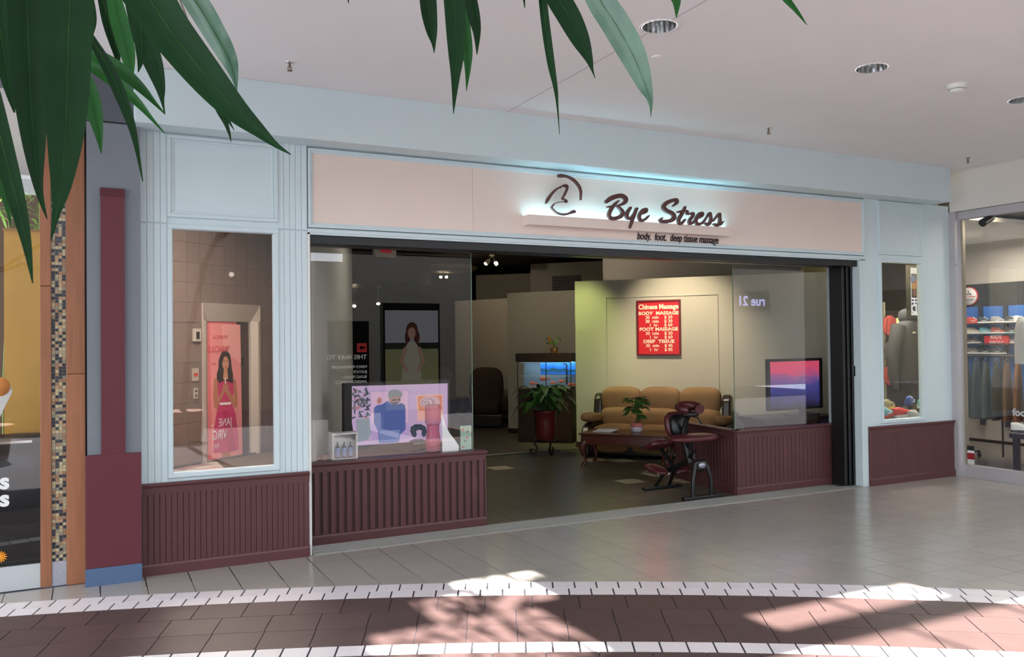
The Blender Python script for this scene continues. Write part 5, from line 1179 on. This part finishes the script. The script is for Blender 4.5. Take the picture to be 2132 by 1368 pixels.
# second tree under the skylight, out of view, whose crown dapples the sun on the floor
t2_ = thing('ficus_tree','ficus tree behind the camera whose shadow falls on the brown floor tiles','tree',(1.5,-9.3,0)); rnd = random.Random(21)
obj('planter', MB().lathe([(.28,0),(.32,.03),(.38,.5),(.40,.52),(.40,.56),(.34,.56)],(0,0,0),28), mat('planter clay',(140,90,70),.7), t2_); obj('trunk', MB().tube([(0,0,.5),(.1,.3,2.0),(.3,.9,3.2),(.7,2.0,4.2)],[.06,.055,.05,.03],12), m_bark, t2_)
mb = MB()
for k in range(300):
    q = V(rnd.uniform(-.1,1.6),rnd.uniform(2.2,4.6),rnd.uniform(3.95,4.75)); an = rnd.uniform(0,6.28)
    leaf_mesh(mb,q,V(math.cos(an),math.sin(an),-.5),V(0,0,1),rnd.uniform(.16,.3),rnd.uniform(.035,.06),.5,4)
o = obj('crown_leaves', mb, m_lf, t2_); o['kind'] = 'stuff'
for an in (0,1,2): obj('branch', MB().tube([(.4,1.2,3.5),(.6+.3*an,2.4,4.1),(.5+.5*an,3.6,4.4)],[.03,.02,.008],8), m_bark, t2_)
# ================================================================ directory boards across the concourse (seen only as reflections in the glass)
kd = thing('mall_directory','black mall directory totem with white lettering facing the massage shop','directory',(4.5,-8.7,-.55)); kd.rotation_euler.z = math.pi
box('totem', (-.55,.25,0,.2,.55,2.75), m_black, kd)
for i,(s,z) in enumerate((('THIS WAY TO...',1.98),("MEN'S WEARHOUSE",1.80),('JUSTICE',1.70),('BLING BLING',1.60),('AMERICAN EAGLE',1.50))):
    text('lettering', s, .13 if i == 0 else .08, emi('totem text',(235,235,235),2.5), kd, face_mtx((-.5,-.003,z),V(1,0,0)), .001)
box('arrow_panel', (-.5,-.3,-.006,0,2.12,2.30), emi('totem red',(210,60,60),1.6), kd)
mb = MB(); mb.prism([(-.46,-.008,2.19),(-.40,-.008,2.19),(-.40,-.008,2.15),(-.34,-.008,2.21),(-.40,-.008,2.27),(-.40,-.008,2.23),(-.46,-.008,2.23)],(0,.002,0)); obj('arrow', mb, m_black, kd)
ad = thing('backlit_poster','backlit advertising poster of a woman in a white dress in a green field','poster',(5.97,-8.7,-.33)); ad.rotation_euler.z = math.pi
box('case', (-.62,.62,0,.2,.33,2.9), m_black, ad); box('field', (-.58,.58,-.004,0,.7,1.95), emi('poster field',(150,152,110),1.3), ad); box('sky', (-.58,.58,-.004,0,2.05,2.75), emi('poster sky',(190,190,200),1.1), ad); box('trees', (-.58,.58,-.006,0,1.95,2.08), emi('poster trees',(40,44,34),1), ad)
mb = MB(); mb.cush((0,-.008,2.34),.13,.004,.17,2,8); mb.cush((-.10,-.008,2.2),.07,.004,.13,2,6); mb.cush((.10,-.008,2.2),.06,.004,.14,2,6); obj('hair', mb, emi('poster hair',(96,50,34),1), ad); mb = MB(); mb.cush((.01,-.012,2.28),.085,.004,.12,2,8); obj('face', mb, emi('poster skin',(206,160,140),1.1), ad); mb = MB(); mb.prism([(-.2,-.012,1.3),(-.14,-.012,1.98),(-.06,-.012,2.1),(.08,-.012,2.1),(.16,-.012,1.98),(.24,-.012,1.3)],(0,.004,0)); obj('dress', mb, emi('poster dress',(206,200,180),1.1), ad)
for sg_ in (-1,1): obj('arm', MB().tube([(sg_*.14,-.014,1.98),(sg_*.24,-.014,1.7),(sg_*.12,-.018,1.5)],[.045,.04,.03],8), emi('poster skin',(206,160,140),1.1), ad)
text('lettering','love it',.22,emi('poster ink',(60,58,50),.8),ad,face_mtx((-.3,-.012,1.0),V(1,0,0)),.001,.3)
rs_ = thing('rue_sign','pale violet lit shop name "rue 21" on the far side of the concourse','sign',(21.8,-15.95,3.1)); rs_.rotation_euler.z = math.pi
box('fascia', (-.95,.95,0,.05,-.3,.4), m_black, rs_); text('lettering','rue 21',.5,emi('rue glow',(190,190,255),6),rs_,face_mtx((-.7,-.01,-.12),V(1,0,0)),.01,fat=.01)
